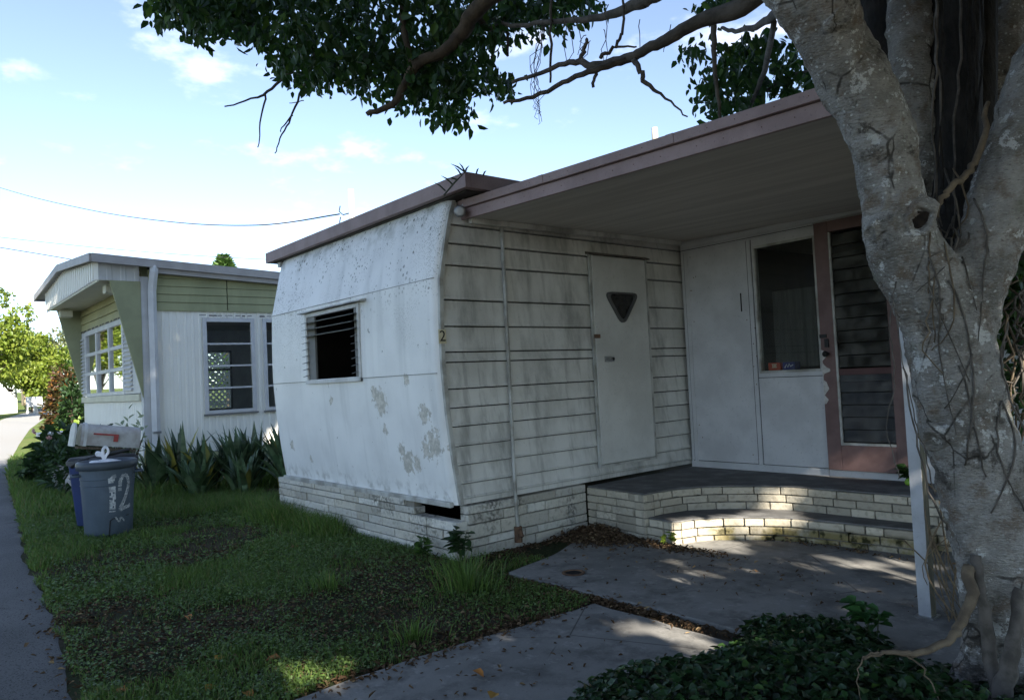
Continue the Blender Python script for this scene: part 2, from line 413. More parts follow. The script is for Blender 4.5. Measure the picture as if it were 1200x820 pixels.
def mat_bark():
    s = NT('grey_lichened_bark')
    c = s.mix(s.ramp(s.noise(5, 6, .65), .35, .68), (.32, .305, .28), (.15, .14, .122))
    c = s.mix(s.mul(s.ramp(s.noise(11, 5, .6, off=(3, 1, 0)), .5, .66), .6), c, (.13, .085, .05))
    li = s.ramp(s.noise(10, 7, .72, off=(8, 2, 5)), .575, .60); c = s.mix(s.mul(li, .75), c, (.60, .60, .58))
    sp = s.mul(s.ramp(s.math('ADD', s.voro(33), s.math('MULTIPLY', s.noise(50, 3), .3)), .34, .28), s.ramp(s.noise(2.3, 3, off=(1, 1, 1)), .45, .55)); c = s.mix(s.mul(sp, .7), c, (.56, .57, .54))
    fl = s.ramp(s.noise(70, 4, .7, (1, 1, 2.6)), .5, .68); c = s.mix(s.mul(fl, .45), c, (.46, .45, .42))
    fd = s.ramp(s.noise(55, 5, .7, (1, 1, 3), off=(3, 3, 3)), .54, .7); c = s.mix(s.mul(fd, .7), c, (.04, .036, .03))
    dk = s.ramp(s.noise(3.6, 8, .8, (1, 1, 1.2), off=(0, 6, 3)), .55, .64); c = s.mix(s.mul(dk, .85), c, (.05, .044, .037))
    fis = s.mul(s.ramp(s.voro(6.5, (1, 1, .55), 'DISTANCE_TO_EDGE'), .028, .006), s.ramp(s.noise(4, 4, .6, off=(2, 8, 1)), .5, .6)); c = s.mix(s.mul(fis, .85), c, (.03, .026, .022))
    mo = s.ramp(s.noise(4.5, 4, .6, off=(5, 5, 9)), .6, .72); c = s.mix(s.mul(mo, .35), c, (.10, .11, .05))
    ring = s.noise(42, 4, .6, (1, 1, 3.5))
    h = s.math('ADD', s.math('MULTIPLY', ring, .6), s.noise(16, 6, .7))
    s.bump(h, 1.0, .022)
    return s.done(c, .85, .2)

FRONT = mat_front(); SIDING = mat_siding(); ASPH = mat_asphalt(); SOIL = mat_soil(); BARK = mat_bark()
SKIRT = mat_brick('painted_white_stone', (.58, .56, .50), (.46, .43, .36), stain=.85)
STEPB = mat_brick('cream_step_brick', (.52, .47, .37), (.40, .36, .28), moss=1, stain=.3)
MORT = mat('mortar', (.22, .205, .17), (.12, .11, .09), 12, rough=.95)
SLAB = mat_concrete('patio_concrete', (.27, .26, .24), (.17, .165, .152)); WALK = mat_concrete('walk_concrete', (.27, .26, .24), (.19, .184, .17))
TREAD = mat('dark_porch_paint', (.11, .108, .105), (.20, .196, .19), 5, .4, .7, .75, bump=.4, bscale=60, speck=.4)
PINK = mat('faded_rose_paint', (.32, .232, .222), (.25, .178, .17), 4, rough=.55, bump=.25, bscale=9, speck=.5)
PINKD = mat('rose_door_paint', (.18, .112, .104), (.135, .082, .076), 5, rough=.5, speck=.2)
CEIL = mat('plywood_ceiling', (.56, .52, .46), (.46, .42, .37), 5, vscale=(.15, 2.5, 1), rough=.8, bump=.15, bscale=20)
WHITEP = mat('aged_white_paint', (.56, .56, .57), (.45, .45, .46), 3, rough=.55, speck=.25, bump=.1, bscale=20)
PORCHW = mat('porch_wall_paint', (.56, .56, .565), (.46, .46, .465), 2.5, rough=.5, speck=.35)
TRIMW = mat('white_trim', (.62, .62, .61), (.5, .5, .48), 6, rough=.5, speck=.3)
DIRTW = mat('dirty_trim', (.50, .50, .47), (.26, .25, .22), 5, rough=.6, speck=.4)
BLACK = mat('dark_void', (.012, .011, .010), rough=.9)
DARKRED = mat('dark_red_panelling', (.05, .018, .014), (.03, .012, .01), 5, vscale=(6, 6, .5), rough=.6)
ALU = mat('weathered_aluminium', (.40, .41, .41), (.27, .27, .27), 12, rough=.4, metal=.6, speck=.3)
RUST = mat('rusty_metal', (.16, .09, .05), (.10, .06, .04), 20, rough=.8)
STEEL = mat('steel', (.45, .45, .44), rough=.35, metal=.9)
ROOFT = mat('roof_coating', (.42, .42, .41), rough=.8)
GLASS = glassmat('window_glass', (.86, .9, .88), 1.0, .04); DGLASS = glassmat('dusty_glass', (.88, .9, .88), .6, .05)
LOUV = glassmat('louvre_glass', (.5, .52, .5), .22, .28)
NWHITE = mat('ribbed_white_metal', (.86, .84, .76), (.82, .80, .72), 2, rough=.45, speck=.08)
OLIVE = mat('olive_siding', (.335, .34, .19), (.27, .28, .155), 3, vscale=(1, 1, .3), rough=.5, speck=.2)
SAGE = mat('sage_panel', (.32, .33, .195), (.27, .28, .165), 3, rough=.55, speck=.15)
NTRIM = mat('grey_white_trim', (.60, .60, .60), (.52, .52, .52), 4, rough=.45, speck=.1)
NGREY = mat('grey_roof_edge', (.40, .38, .37), (.34, .32, .31), 4, rough=.5)
CREAM = mat('cream_paint', (.62, .60, .47), (.55, .53, .41), 4, rough=.55)
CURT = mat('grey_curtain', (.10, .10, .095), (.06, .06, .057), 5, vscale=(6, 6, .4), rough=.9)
CHARB = mat('charcoal_black', (.02, .02, .021), rough=.5)

# ================================================================== ground, road, walks
def road_edge(x):
    xs = [-120, -70, -55, -45.8, -33.8, -24.3, -19.6, -16.65, -7.23, -3.81, -1.5, 3, 40]; ys = [24, 12, 8.5, 6.42, 4.17, 2.69, 2.03, 1.69, .87, .643, .5, .3, -.4]
    return np.interp(x, xs, ys)

gx = np.array([-900, -400, -200, -120, -90, -70, -55, -45, -38, -32, -28, -24, -20, -10, 0, 10, 30, 80, 300, 900.]); gy = np.array([-900, -300, -100, -40, 0, 40, 100, 300, 900.])
GX, GY = np.meshgrid(gx, gy, indexing='ij'); GZ = np.minimum(gz(GX), 4)
V = np.stack([GX, GY, GZ], -1).reshape(-1, 3); ny = len(gy)
F = [(i*ny+j, (i+1)*ny+j, (i+1)*ny+j+1, i*ny+j+1) for i in range(len(gx)-1) for j in range(ny-1)]
tag(npobj('ground', V, F, SOIL), kind='structure')

xs = np.concatenate([np.linspace(40, 3, 6), np.linspace(2.5, -20, 220), np.linspace(-21, -120, 70)])
ed = road_edge(xs)+(.05*(vnoise(xs, xs*0, 2.3, 5)-.5)+.05*(vnoise(xs, xs*0, 7, 6)-.5))*np.where(xs > -25, 1, 0)
V = []; F = []
for i, x in enumerate(xs):
    z = float(gz(x))
    V += [(x, ed[i]-float(np.interp(x, [-60, -44, -25], [1.9, 1.9, 4.6])), z+.006), (x, ed[i]-.02, z+.006), (x, ed[i]+.01, z-.01)]
    if i: a = (i-1)*3; b = i*3; F += [(a, a+1, b+1, b), (a+1, a+2, b+2, b+1)]
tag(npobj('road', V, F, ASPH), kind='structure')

def worn(poly, step=.14, amp=.009, seed=1):
    r = random.Random(seed); out = []
    for (x0, y0, z), (x1, y1, _z) in zip(poly, poly[1:]+poly[:1]):
        k = max(1, int(math.hypot(x1-x0, y1-y0)/step))
        for i in range(k): out.append((x0+(x1-x0)*i/k+r.uniform(-amp, amp), y0+(y1-y0)*i/k+r.uniform(-amp, amp), z))
    return out
m = MB()
m.prism(worn([(-3.92, 3.17, -.05), (-2.6, 3.21, -.05), (1.4, 3.26, -.05), (1.4, 6.05, -.05), (-4.3, 6.05, -.05), (-4.3, 4.3, -.05), (-4.05, 3.7, -.05)]), (0, 0, .075))
tag(m.build('patio_slab', SLAB, bevel=.008), kind='structure')
m = MB()
m.prism(worn([(-3.06, .60, -.05), (-1.75, .50, -.05), (-1.70, 3.06, -.05), (-3.03, 3.07, -.05), (-3.09, 1.9, -.05)], seed=3), (0, 0, .07))
tag(m.build('front_walk', WALK, bevel=.008), kind='structure')

# ================================================================== brick builder
def brick_path(mb, back, path, z0, heights, depth=.08, lr=(.16, .34), gap=.007, skip=None, jit=.006, seed=1):
    """courses of bricks along a plan polyline, outward = right of travel"""
    r = random.Random(seed)
    P = [Vector((p[0], p[1])) for p in path]
    seg = [(P[i+1]-P[i]).length for i in range(len(P)-1)]; cum = [0]
    for d in seg: cum.append(cum[-1]+d)
    tot = cum[-1]
    def pos(s):
        s = max(0, min(tot, s)); i = 0
        while i < len(seg)-1 and s > cum[i+1]: i += 1
        return P[i]+(P[i+1]-P[i])*((s-cum[i])/max(seg[i], 1e-6))
    corners = [cum[i] for i in range(1, len(P)-1) if (P[i]-P[i-1]).normalized().angle((P[i+1]-P[i]).normalized()) > .5]
    z = z0
    for row, h in enumerate(heights):
        s = -r.uniform(0, lr[0])
        while s < tot-.01:
            e = s+r.uniform(*lr)
            for c in corners:
                if s < c-.02 and e > c-.06: e = c
            if tot-e < .07: e = tot
            a, b = max(s, 0), min(e, tot)
            if b-a > .015 and not (skip and skip(a, b, row)):
                pa, pb = pos(a+gap/2), pos(b-gap/2); d = (pb-pa).normalized(); n = Vector((d.y, -d.x))
                ja, jb = r.uniform(0, jit), r.uniform(0, jit); zj = r.uniform(-.0015, .0015)
                q = [pa+n*ja, pb+n*jb, pb-n*depth, pa-n*depth]
                mb.hexa([(*c, z+gap/2+zj) for c in q[::1]][::-1]+[(*c, z+h-gap/2+zj) for c in q[::1]][::-1])
            s = e
        z += h
    if back is not None:
        for i in range(len(P)-1):
            d = (P[i+1]-P[i]).normalized(); n = Vector((d.y, -d.x))
            e_ = d*min(.014, seg[i]*.2); q = [P[i]+e_-n*.012, P[i+1]-e_-n*.012, P[i+1]-e_-n*(depth+.01), P[i]+e_-n*(depth+.01)]
            back.hexa([(*c, z0) for c in q][::-1]+[(*c, z-.012) for c in q][::-1])

# ================================================================== the weathered trailer
X0, XL = -4.533, -7.64
_pz = [.40, .55, .737, 1.053, 1.43, 1.744, 2.093, 2.253, 2.50, 2.62, 2.70]; _py = [3.21, 3.186, 3.159, 3.123, 3.098, 3.10, 3.112, 3.148, 3.203, 3.232, 3.27]
def Yp(z): return float(np.interp(z, _pz, _py))
TR = thing('trailer', (-6.1, 3.25, 0), 'weathered white trailer home with bulging rounded front and dark slatted window', 'trailer')

zs = sorted(set([.40, .44, .5, .58, .66, .75, .85, .95, 1.05, 1.15, 1.25, 1.33, 1.40, 1.5, 1.6, 1.7, 1.8, 1.9, 2.02, 2.075, 2.093, 2.112, 2.17, 2.25, 2.33, 2.42, 2.5, 2.56, 2.62, 2.66, 2.69]))
rr = .065; us = []
for a in np.linspace(90, 0, 6): us.append((XL+rr-rr*math.sin(R_(a)), rr-rr*math.cos(R_(a))))
for x in list(np.linspace(XL+rr, -6.70, 8)[1:])+list(np.linspace(-6.70, -5.71, 6)[1:])+list(np.linspace(-5.71, X0-rr, 9)[1:]): us.append((x, 0))
for a in np.linspace(0, 90, 6)[1:]: us.append((X0-rr+rr*math.sin(R_(a)), rr-rr*math.cos(R_(a))))
V = []; F = []
for z in zs:
    for (x, dy) in us:
        wob = .006*(mnoise.noise(Vector((x*1.3, 0, z*1.6)))) if XL+rr < x < X0-rr else 0
        yy = Yp(z); tl = 0
        V.append((x, yy+dy+wob, z))
n = len(us)
for i in range(len(zs)-1):
    for k in range(n-1):
        if -6.71 < us[k][0] and us[k+1][0] < -5.70 and zs[i] >= 1.399 and zs[i+1] <= 2.021: continue
        F.append((i*n+k, i*n+k+1, (i+1)*n+k+1, (i+1)*n+k))
mkobj('front_panel', np.array(V), F, FRONT, TR, smooth=True)
# seams lapped in the sheet metal
m = MB()
for z in (2.093, 1.385):
    for a, b in ((XL+rr, -6.74), (-6.74, -5.68), (-5.68, X0-.03)):
        if z < 2.02 and z > 1.40 and a == -6.74: continue
        y = Yp(z); m.box(a, b, y-.0045, y+.012, z-.003, z+.003)
m.add([(-6.33, Yp(1.38)-.003, 1.38), (-6.326, Yp(1.38)-.003, 1.38), (-6.226, Yp(.45)-.003, .45), (-6.23, Yp(.45)-.003, .45)], [(0, 1, 2, 3)])
m.build('seam', mat('seam_dirt', (.2, .2, .19), (.34, .34, .33), 6), TR)
m = MB(); m.box(XL+.05, X0-.04, 3.175, 3.215, .385, .425)
m.build('bottom_rail', DIRTW, TR, bevel=.006)
m = MB()    # rear and left body walls, floor
m.box(XL, XL+.04, 3.32, 9.4, .40, 2.7); m.box(XL, X0-.04, 9.36, 9.4, .40, 2.7); m.box(XL+.04, X0-.05, 3.3, 9.36, .40, .44)
m.build('body_shell', WHITEP, TR)

# side wall boards
lines = [2.69, 2.506, 2.363, 2.196, 1.934, 1.735, 1.543, 1.467, 1.267, 1.126, .986, .839, .698, .557, .445]
m = MB()
for zt, zb in zip(lines[:-1], lines[1:]):
    zt -= .010
    yt, yb = Yp(zt)+.055, Yp(zb)+.055
    m.prism([(X0-.014, yt, zt), (X0+.006, yb, zb), (X0-.03, yb, zb), (X0-.03, yt, zt)], (0, 0, 0.0)) if False else None
    A = [(X0-.012, yt, zt), (X0+.006, yb, zb+.016), (X0+.013, yb, zb+.011), (X0+.013, yb, zb), (X0-.03, yb, zb), (X0-.03, yt, zt)]
    B = [(p[0], 6.2, p[2]) for p in A]
    m.add(A+B, [(0, 1, 2, 3, 4, 5), (11, 10, 9, 8, 7, 6)]+[(i, 6+i, 6+(i+1) % 6, (i+1) % 6) for i in range(6)])
m.box(X0-.03, X0-.004, 3.27, 6.2, .40, .438)
m.build('side_wall', SIDING, TR)
m = MB(); m.box(X0-.06, X0-.031, 3.3, 9.4, .40, 2.69); m.build('wall_backing', BLACK, TR)
m = MB()
zz = np.linspace(.40, 2.68, 24)
for a, b in zip(zz[:-1], zz[1:]):
    ya, yb = Yp(a), Yp(b)
    m.hexa([(X0-.02, ya+.028, a), (X0+.014, ya+.028, a), (X0+.014, ya+.062, a), (X0-.02, ya+.062, a), (X0-.02, yb+.028, b), (X0+.014, yb+.028, b), (X0+.014, yb+.062, b), (X0-.02, yb+.062, b)])
m.build('corner_trim', DIRTW, TR)

# roof
m = MB(); m.box(-7.80, -4.26, 3.23, 9.5, 2.715, 2.80); rf = m.build('roof', ROOFT, TR)
m = MB(); m.box(-7.87, -4.20, 3.18, 3.228, 2.70, 2.812); m.box(-4.258, -4.20, 3.2285, 9.5, 2.70, 2.812); m.box(-7.87, -7.802, 3.2285, 9.5, 2.70, 2.812)
m.build('fascia', PINK, rf, bevel=.004)
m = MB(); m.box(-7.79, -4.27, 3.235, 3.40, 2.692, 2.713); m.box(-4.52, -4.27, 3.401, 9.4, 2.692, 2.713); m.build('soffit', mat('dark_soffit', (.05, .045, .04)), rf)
m = MB(); m.box(-7.72, -7.66, 3.25, 3.34, 2.64, 2.69); m.build('bracket', TRIMW, rf)

# louvre window in the front
W = MB()
yw = 3.085
W.box(-6.74, -6.70, yw, yw+.05, 1.36, 2.03); W.box(-5.71, -5.675, yw, yw+.05, 1.36, 2.03); W.box(-6.74, -5.675, yw-.012, yw+.05, 1.36, 1.397); W.box(-6.70, -5.71, yw, yw+.05, 1.995, 2.03)
wf = W.build('window', TRIMW, TR, bevel=.003)
m = MB(); m.hexa([(-6.82, yw-.045, 2.035), (-5.57, yw-.045, 2.035), (-5.57, yw+.04, 2.035), (-6.82, yw+.04, 2.035), (-6.82, yw-.035, 2.047), (-5.57, yw-.035, 2.047), (-5.57, yw+.04, 2.062), (-6.82, yw+.04, 2.062)])
m.build('drip_cap', DIRTW, wf)
m = MB(); m.box(-6.70, -6.55, yw+.01, yw+.03, 1.40, 1.994); m.box(-5.77, -5.71, yw+.01, yw+.03, 1.40, 1.994); m.build('louvre_track', mat('track_grey', (.20, .20, .19)), wf)
for k in range(9):
    z = 1.44+k*.063
    m = MB()
    for x0, x1 in ((-6.715, -6.675), (-5.735, -5.705)): m.hexa([(x0, yw-.05, z-.012), (x1, yw-.05, z-.012), (x1, yw+.03, z+.012), (x0, yw+.03, z+.012), (x0, yw-.05, z-.009), (x1, yw-.05, z-.009), (x1, yw+.03, z+.015), (x0, yw+.03, z+.015)])
    m.build('louvre_clip', mat('clip_grey', (.16, .16, .155)) if k == 0 else bpy.data.materials['clip_grey'], wf)
    if k >= 6:
        m = MB(); m.hexa([(-6.70, yw-.055, z-.013), (-5.71, yw-.055, z-.013), (-5.71, yw+.03, z+.011), (-6.70, yw+.03, z+.011), (-6.70, yw-.055, z-.0095), (-5.71, yw-.055, z-.0095), (-5.71, yw+.03, z+.0145), (-6.70, yw+.03, z+.0145)])
        m.build('glass_slat', mat('slat_glass', (.16, .17, .165), rough=.25, spec=.4) if k == 6 else bpy.data.materials['slat_glass'], wf)
m = MB()
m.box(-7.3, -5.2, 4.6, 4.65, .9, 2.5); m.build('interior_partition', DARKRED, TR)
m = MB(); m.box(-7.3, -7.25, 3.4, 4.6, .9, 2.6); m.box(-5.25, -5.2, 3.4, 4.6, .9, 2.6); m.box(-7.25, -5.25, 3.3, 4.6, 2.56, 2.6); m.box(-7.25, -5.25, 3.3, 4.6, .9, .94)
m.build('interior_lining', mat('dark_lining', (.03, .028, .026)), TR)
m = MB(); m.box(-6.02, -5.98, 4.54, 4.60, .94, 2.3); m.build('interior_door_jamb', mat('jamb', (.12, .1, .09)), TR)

# side door
m = MB(); m.box(X0+.014, X0+.036, 4.752, 5.470, .535, 2.365); dr = m.build('door', mat('door_paint', (.62, .615, .58), (.52, .515, .48), 2.5, rough=.5, speck=.35, bump=.1, bscale=15), TR, bevel=.004)
m = MB()
for b in ((4.722, 4.745, .53, 2.375), (5.477, 5.500, .53, 2.375), (4.722, 5.50, .508, .529)): m.box(X0+.014, X0+.032, b[0], b[1], b[2], b[3])
m.build('door_frame', DIRTW, dr)
m = MB(); m.hexa([(X0+.009, 4.70, 2.376), (X0+.06, 4.70, 2.372), (X0+.06, 5.52, 2.372), (X0+.009, 5.52, 2.376), (X0+.009, 4.70, 2.40), (X0+.055, 4.70, 2.38), (X0+.055, 5.52, 2.38), (X0+.009, 5.52, 2.40)])
m.build('drip_cap', mat('rust_cap', (.16, .14, .12), (.08, .07, .06), 9, rough=.7), dr)
def rtri(sc, r=.06):
    P = [Vector((4.885, 2.045)), Vector((5.335, 2.045)), Vector((5.105, 1.745))]; c = sum(P, Vector((0, 0)))/3; P = [c+(p-c)*sc for p in P]; out = []
    for i in range(3):
        a, b, d = P[i-1], P[i], P[(i+1) % 3]; u = (a-b).normalized(); w = (d-b).normalized()
        for t in np.linspace(0, 1, 6): out.append((b+u*r*(1-t)**2*1.6+w*r*t**2*1.6))
    return out
o_, i_ = rtri(1.04), rtri(.86, .05)
m = MB(); k = len(o_)
xa, xb = X0+.037, X0+.060
m.add([(xa, p.x, p.y) for p in o_]+[(xb, p.x, p.y) for p in o_]+[(xb, p.x, p.y) for p in i_]+[(xa, p.x, p.y) for p in i_],
      [(j, (j+1) % k, k+(j+1) % k, k+j) for j in range(k)]+[(k+j, k+(j+1) % k, 2*k+(j+1) % k, 2*k+j) for j in range(k)]+[(2*k+j, 2*k+(j+1) % k, 3*k+(j+1) % k, 3*k+j) for j in range(k)])
tw = m.build('door_window', mat('tri_frame', (.10, .10, .095)), dr)
m = MB(); m.add([(X0+.040, p.x, p.y) for p in i_], [tuple(range(k))]); m.build('pane', mat('tri_glass', (.018, .017, .016), (.03, .028, .025), 14, rough=.25, spec=.5), tw)
m = MB(); m.box(X0+.0365, X0+.042, 4.845, 4.975, 1.425, 1.475); h = m.build('handle', ALU, dr, bevel=.003)
m = MB(); m.tube([(X0+.042, 4.955, 1.45), (X0+.050, 4.955, 1.45)], .014, 12); m.build('lock', CHARB, h)
m = MB(); m.tube([(X0+.042, 4.875, 1.455), (X0+.062, 4.875, 1.455), (X0+.064, 4.92, 1.447)], .008, 8); m.build('lever', STEEL, h)
m = MB(); m.box(X0+.031, X0+.05, 4.735, 4.80, 1.635, 1.670); m.build('latch', RUST, dr, bevel=.004)

# conduit with tap, number plate, flood lamp
m = MB(); m.tube([(X0+.03, 3.745, 2.60), (X0+.032, 3.75, 1.6), (X0+.04, 3.745, .45), (X0+.055, 3.742, .12)], .015, 8); cdt = m.build('conduit', DIRTW, TR, smooth=True)
m = MB(); m.tube([(X0+.056, 3.742, .17), (X0+.056, 3.742, .05)], .032, 8); m.tube([(X0+.056, 3.742, .13), (X0+.10, 3.73, .135), (X0+.12, 3.725, .10)], .018, 8); m.build('tap', RUST, cdt)
m = MB(); m.box(X0+.016, X0+.020, 3.105, 3.172, 1.600, 1.705); npl = m.build('number_plate', mat('yellowed_plate', (.66, .60, .42), (.56, .5, .34), 20), TR)
def text_mesh(txt, size, name, mtl, parent, M, ext=.001):
    cu = bpy.data.curves.new('txt', 'FONT'); cu.body = txt; cu.size = size; cu.extrude = ext; cu.align_x = 'CENTER'; cu.align_y = 'CENTER'
    to = bpy.data.objects.new('txt', cu); COL.objects.link(to); bpy.context.view_layer.update()
    me = bpy.data.meshes.new_from_object(to.evaluated_get(bpy.context.evaluated_depsgraph_get()))
    bpy.data.objects.remove(to); v = [M @ q.co for q in me.vertices]; f = [tuple(p.vertices) for p in me.polygons]
    return mkobj(name, np.array([tuple(q) for q in v]), f, mtl, parent)
MX = Matrix(((0, 0, 1, X0+.0215), (1, 0, 0, 3.139), (0, 1, 0, 1.653), (0, 0, 0, 1)))
text_mesh('2', .115, 'digit', CHARB, npl, MX)
m = MB()
c0 = Vector((X0+.09, 3.30, 2.585)); dv = Vector((.75, -.62, -.1)).normalized()
m.tube([c0-dv*.07, c0-dv*.03, c0, c0+dv*.012], [.018, .034, .044, .046], 16); fl = m.build('flood_lamp', ALU, TR, smooth=True)
m = MB(); m.tube([c0+dv*.0125, c0+dv*.018, c0+dv*.022], [.038, .030, .012], 16); m.build('lens', mat('frosted_lens', (.5, .5, .48), rough=.3), fl, smooth=True)
m = MB(); m.tube([c0-dv*.06, Vector((X0+.07, 3.36, 2.66)), Vector((X0+.06, 3.36, 2.69))], .014, 8); m.build('bracket', ALU, fl)

# service mast on the roof
p = at(411, 222, 8.0); q = Vector((p[0], p[1], 2.81))
m = MB(); m.tube([q, Vector(tuple(p))], .032, 10); ms = m.build('service_mast', TRIMW, TR, smooth=True)
m = MB(); 
for dz in (.10, .22): m.tube([q+Vector((0, 0, dz+.15)), q+Vector((-.10, -.05, dz+.14)), q+Vector((-.13, -.08, dz+.18)), q+Vector((-.12, -.07, dz+.24))], .006, 6)
m.build('insulator_hook', CHARB, ms)

# stone skirting
SK = thing('stone_skirting', (-6.1, 3.2, 0), 'whitewashed stone skirting wall under the trailer with broken corner and dark hole', 'stone wall')
fb, fk = MB(), MB()
def skp(a, b, row):
    e = (row == 5 and b > 2.66) or (row == 4 and b > 2.83)
    return e
brick_path(fb, fk, [(-7.735, 3.185), (-4.90, 3.18)], 0, [.072, .072, .070, .072, .056, .056], .10, (.2, .55), .006, skp, .012, 3)
fb.build('front_course', SKIRT, SK, bevel=.004); 
fk.v = []; fk.f = []; fk.mi = []; fk.box(-7.72, -4.60, 3.20, 3.27, 0, .275); fk.box(-7.72, -5.10, 3.2, 3.27, .276, .385); fk.build('mortar_backing', MORT, SK)
m = MB(); brick_path(m, None, [(-4.90, 3.18), (-4.50, 3.18)], 0, [.072, .072, .070, .072], .10, (.3, .42), .006, None, .012, 8); m.build('corner_course', SKIRT, SK, bevel=.004)
sb, sk2 = MB(), MB()
brick_path(sb, sk2, [(-4.497, 3.275), (-4.497, 4.53)], 0, [.085, .062, .105, .075, .068], .09, (.14, .42), .008, None, .012, 5)
sk2.v = []; sk2.f = []; sk2.mi = []; sk2.box(-4.60, -4.512, 3.36, 4.53, 0, .385); sk2.build('mortar_backing', MORT, SK)
sb.build('side_course', SKIRT, SK, bevel=.004)
m = MB(); m.box(-7.6, -4.7, 3.9, 3.95, .0, .40); m.build('crawl_space_back', BLACK, SK)
m = MB(); brick_path(m, None, [(-7.735, 9.3), (-7.735, 3.29)], 0, [.072, .072, .070, .072, .056, .056], .10, (.25, .6), .006, None, .012, 13); m.build('far_side_course', SKIRT, SK)

# ================================================================== porch steps
ST = thing('porch_steps', (-3.2, 5.4, 0), 'curved cream brick porch steps with dark painted treads and moss', 'steps')
up = [(-4.49, 4.535), (-3.93, 4.50), (-3.82, 4.475), (-3.812, 4.68), (-3.785, 4.845), (-3.70, 5.0), (-3.58, 5.115), (-3.46, 5.21), (-3.28, 5.32), (-3.08, 5.375), (-2.85, 5.39), (-2.2, 5.405), (-1.3, 5.43)]
lo = [(-3.90, 4.515), (-3.565, 4.49), (-3.523, 4.54), (-3.502, 4.65), (-3.46, 4.735), (-3.367, 4.83), (-3.2, 4.955), (-3.06, 5.045), (-2.9, 5.11), (-2.55, 5.145), (-2.09, 5.19), (-2.07, 5.42)]
a, b = MB(), MB(); brick_path(a, b, up, .0, [.062, .062, .062, .062, .060, .060], .10, (.15, .27), .008, None, .005, 21)
a.build('upper_riser', STEPB, ST, bevel=.004); b.build('mortar', MORT, ST)
a, b = MB(), MB(); brick_path(a, b, lo, .0, [.062, .062, .060], .10, (.12, .26), .009, None, .012, 22)
a.build('lower_riser', STEPB, ST, bevel=.005); b.build('mortar', MORT, ST)
m = MB(); m.prism([(x, y+.012, .367) for x, y in up]+[(-1.3, 6.028, .367), (-4.49, 6.028, .367)], (0, 0, .010)); m.build('upper_tread', TREAD, ST)
m = MB(); m.prism([(x-.012, y+.014, .182) for x, y in lo]+[(-2.07, 5.6, .182), (-3.9, 5.6, .182)], (0, 0, .010)); m.build('lower_tread', TREAD, ST)

# ================================================================== porch canopy
CN = thing('porch_canopy', (-2.7, 4.6, 0), 'flat porch canopy with two step rose fascia and plywood ceiling', 'canopy')
CXR = -1.48
def zcl(x): return 2.556-.027*(x+4.533)
def slab(mb, x0, x1, y0, y1, d0, d1, k=.012):
    p = []
    for d in (d0, d1):
        for (x, y) in ((x0, y0), (x1, y0), (x1, y1), (x0, y1)): p.append((x, y, zcl(x)+d+k*(y-3.37)))
    mb.hexa(p)
m = MB(); slab(m, -4.515, CXR, 3.40, 8.9, 0, .03); m.build('ceiling', CEIL, CN)
m = MB(); slab(m, -4.515, CXR, 3.40, 8.9, .034, .10); m.build('roof_deck', ROOFT, CN)
m = MB(); slab(m, -4.53, CXR, 3.372, 3.398, -.012, .068); m.build('lower_fascia', PINK, CN, bevel=.003)
m = MB(); slab(m, -4.53, CXR+.03, 3.345, 3.398, .071, .130); slab(m, CXR+.002, CXR+.03, 3.40, 8.9, -.01, .13, .012); m.build('upper_fascia', PINK, CN, bevel=.003)
m = MB(); r = random.Random(3)
for k in range(15):
    x = -4.40+k*.2+r.uniform(-.03, .03); z0 = zcl(x)
    m.tube([(x, 3.3715, z0+.028), (x, 3.3695, z0+.028)], .003, 6); x += .09; m.tube([(x, 3.3445, zcl(x)+.10), (x, 3.343, zcl(x)+.10)], .003, 6)
m.build('screw', RUST, CN)
m = MB()
for x in (-3.62, -2.55): m.hexa([(x, 3.3415, zcl(x)+.073), (x+.05, 3.3415, zcl(x)+.072), (x+.05, 3.344, zcl(x)+.072), (x, 3.344, zcl(x)+.073), (x, 3.3415, zcl(x)+.129), (x+.05, 3.3415, zcl(x)+.128), (x+.05, 3.344, zcl(x)+.128), (x, 3.344, zcl(x)+.129)])
m.build('fascia_joint', PINK, CN)
m = MB(); slab(m, -4.50, -4.46, 3.42, 6.0, -.04, -.001); m.build('wall_cleat', SIDING, CN)
m = MB()
px, py = -1.60, 3.99
zt = zcl(px)-.001
m.box(px-.029, px+.029, py-.030, py-.024, .03, zt); m.box(px-.029, px-.023, py-.0235, py+.036, .03, zt)
ps = m.build('post', mat('post_white', (.44, .45, .47), (.34, .345, .35), 4, rough=.5, speck=.3), CN)
m = MB(); m.box(px+.023, px+.029, py-.0235, py+.04, .03, zt); m.build('channel_side', mat('post_shade_side', (.15, .14, .10), (.09, .085, .06), 8, vscale=(5, 5, .4), rough=.85), ps)  # right face coloured dark olive, standing in for its shade
m = MB(); m.box(px-.045, px+.045, py-.045, py+.045, .025, .033); m.build('base_plate', STEEL, ps)
p = at(767, 163, 7.2); q = at(767, 150, 7.2)
m = MB(); m.tube([(p[0], p[1], 2.55), tuple(q)], .03, 10); m.build('vent_pipe', mat('vent_pvc', (.6, .58, .52)), CN, smooth=True)

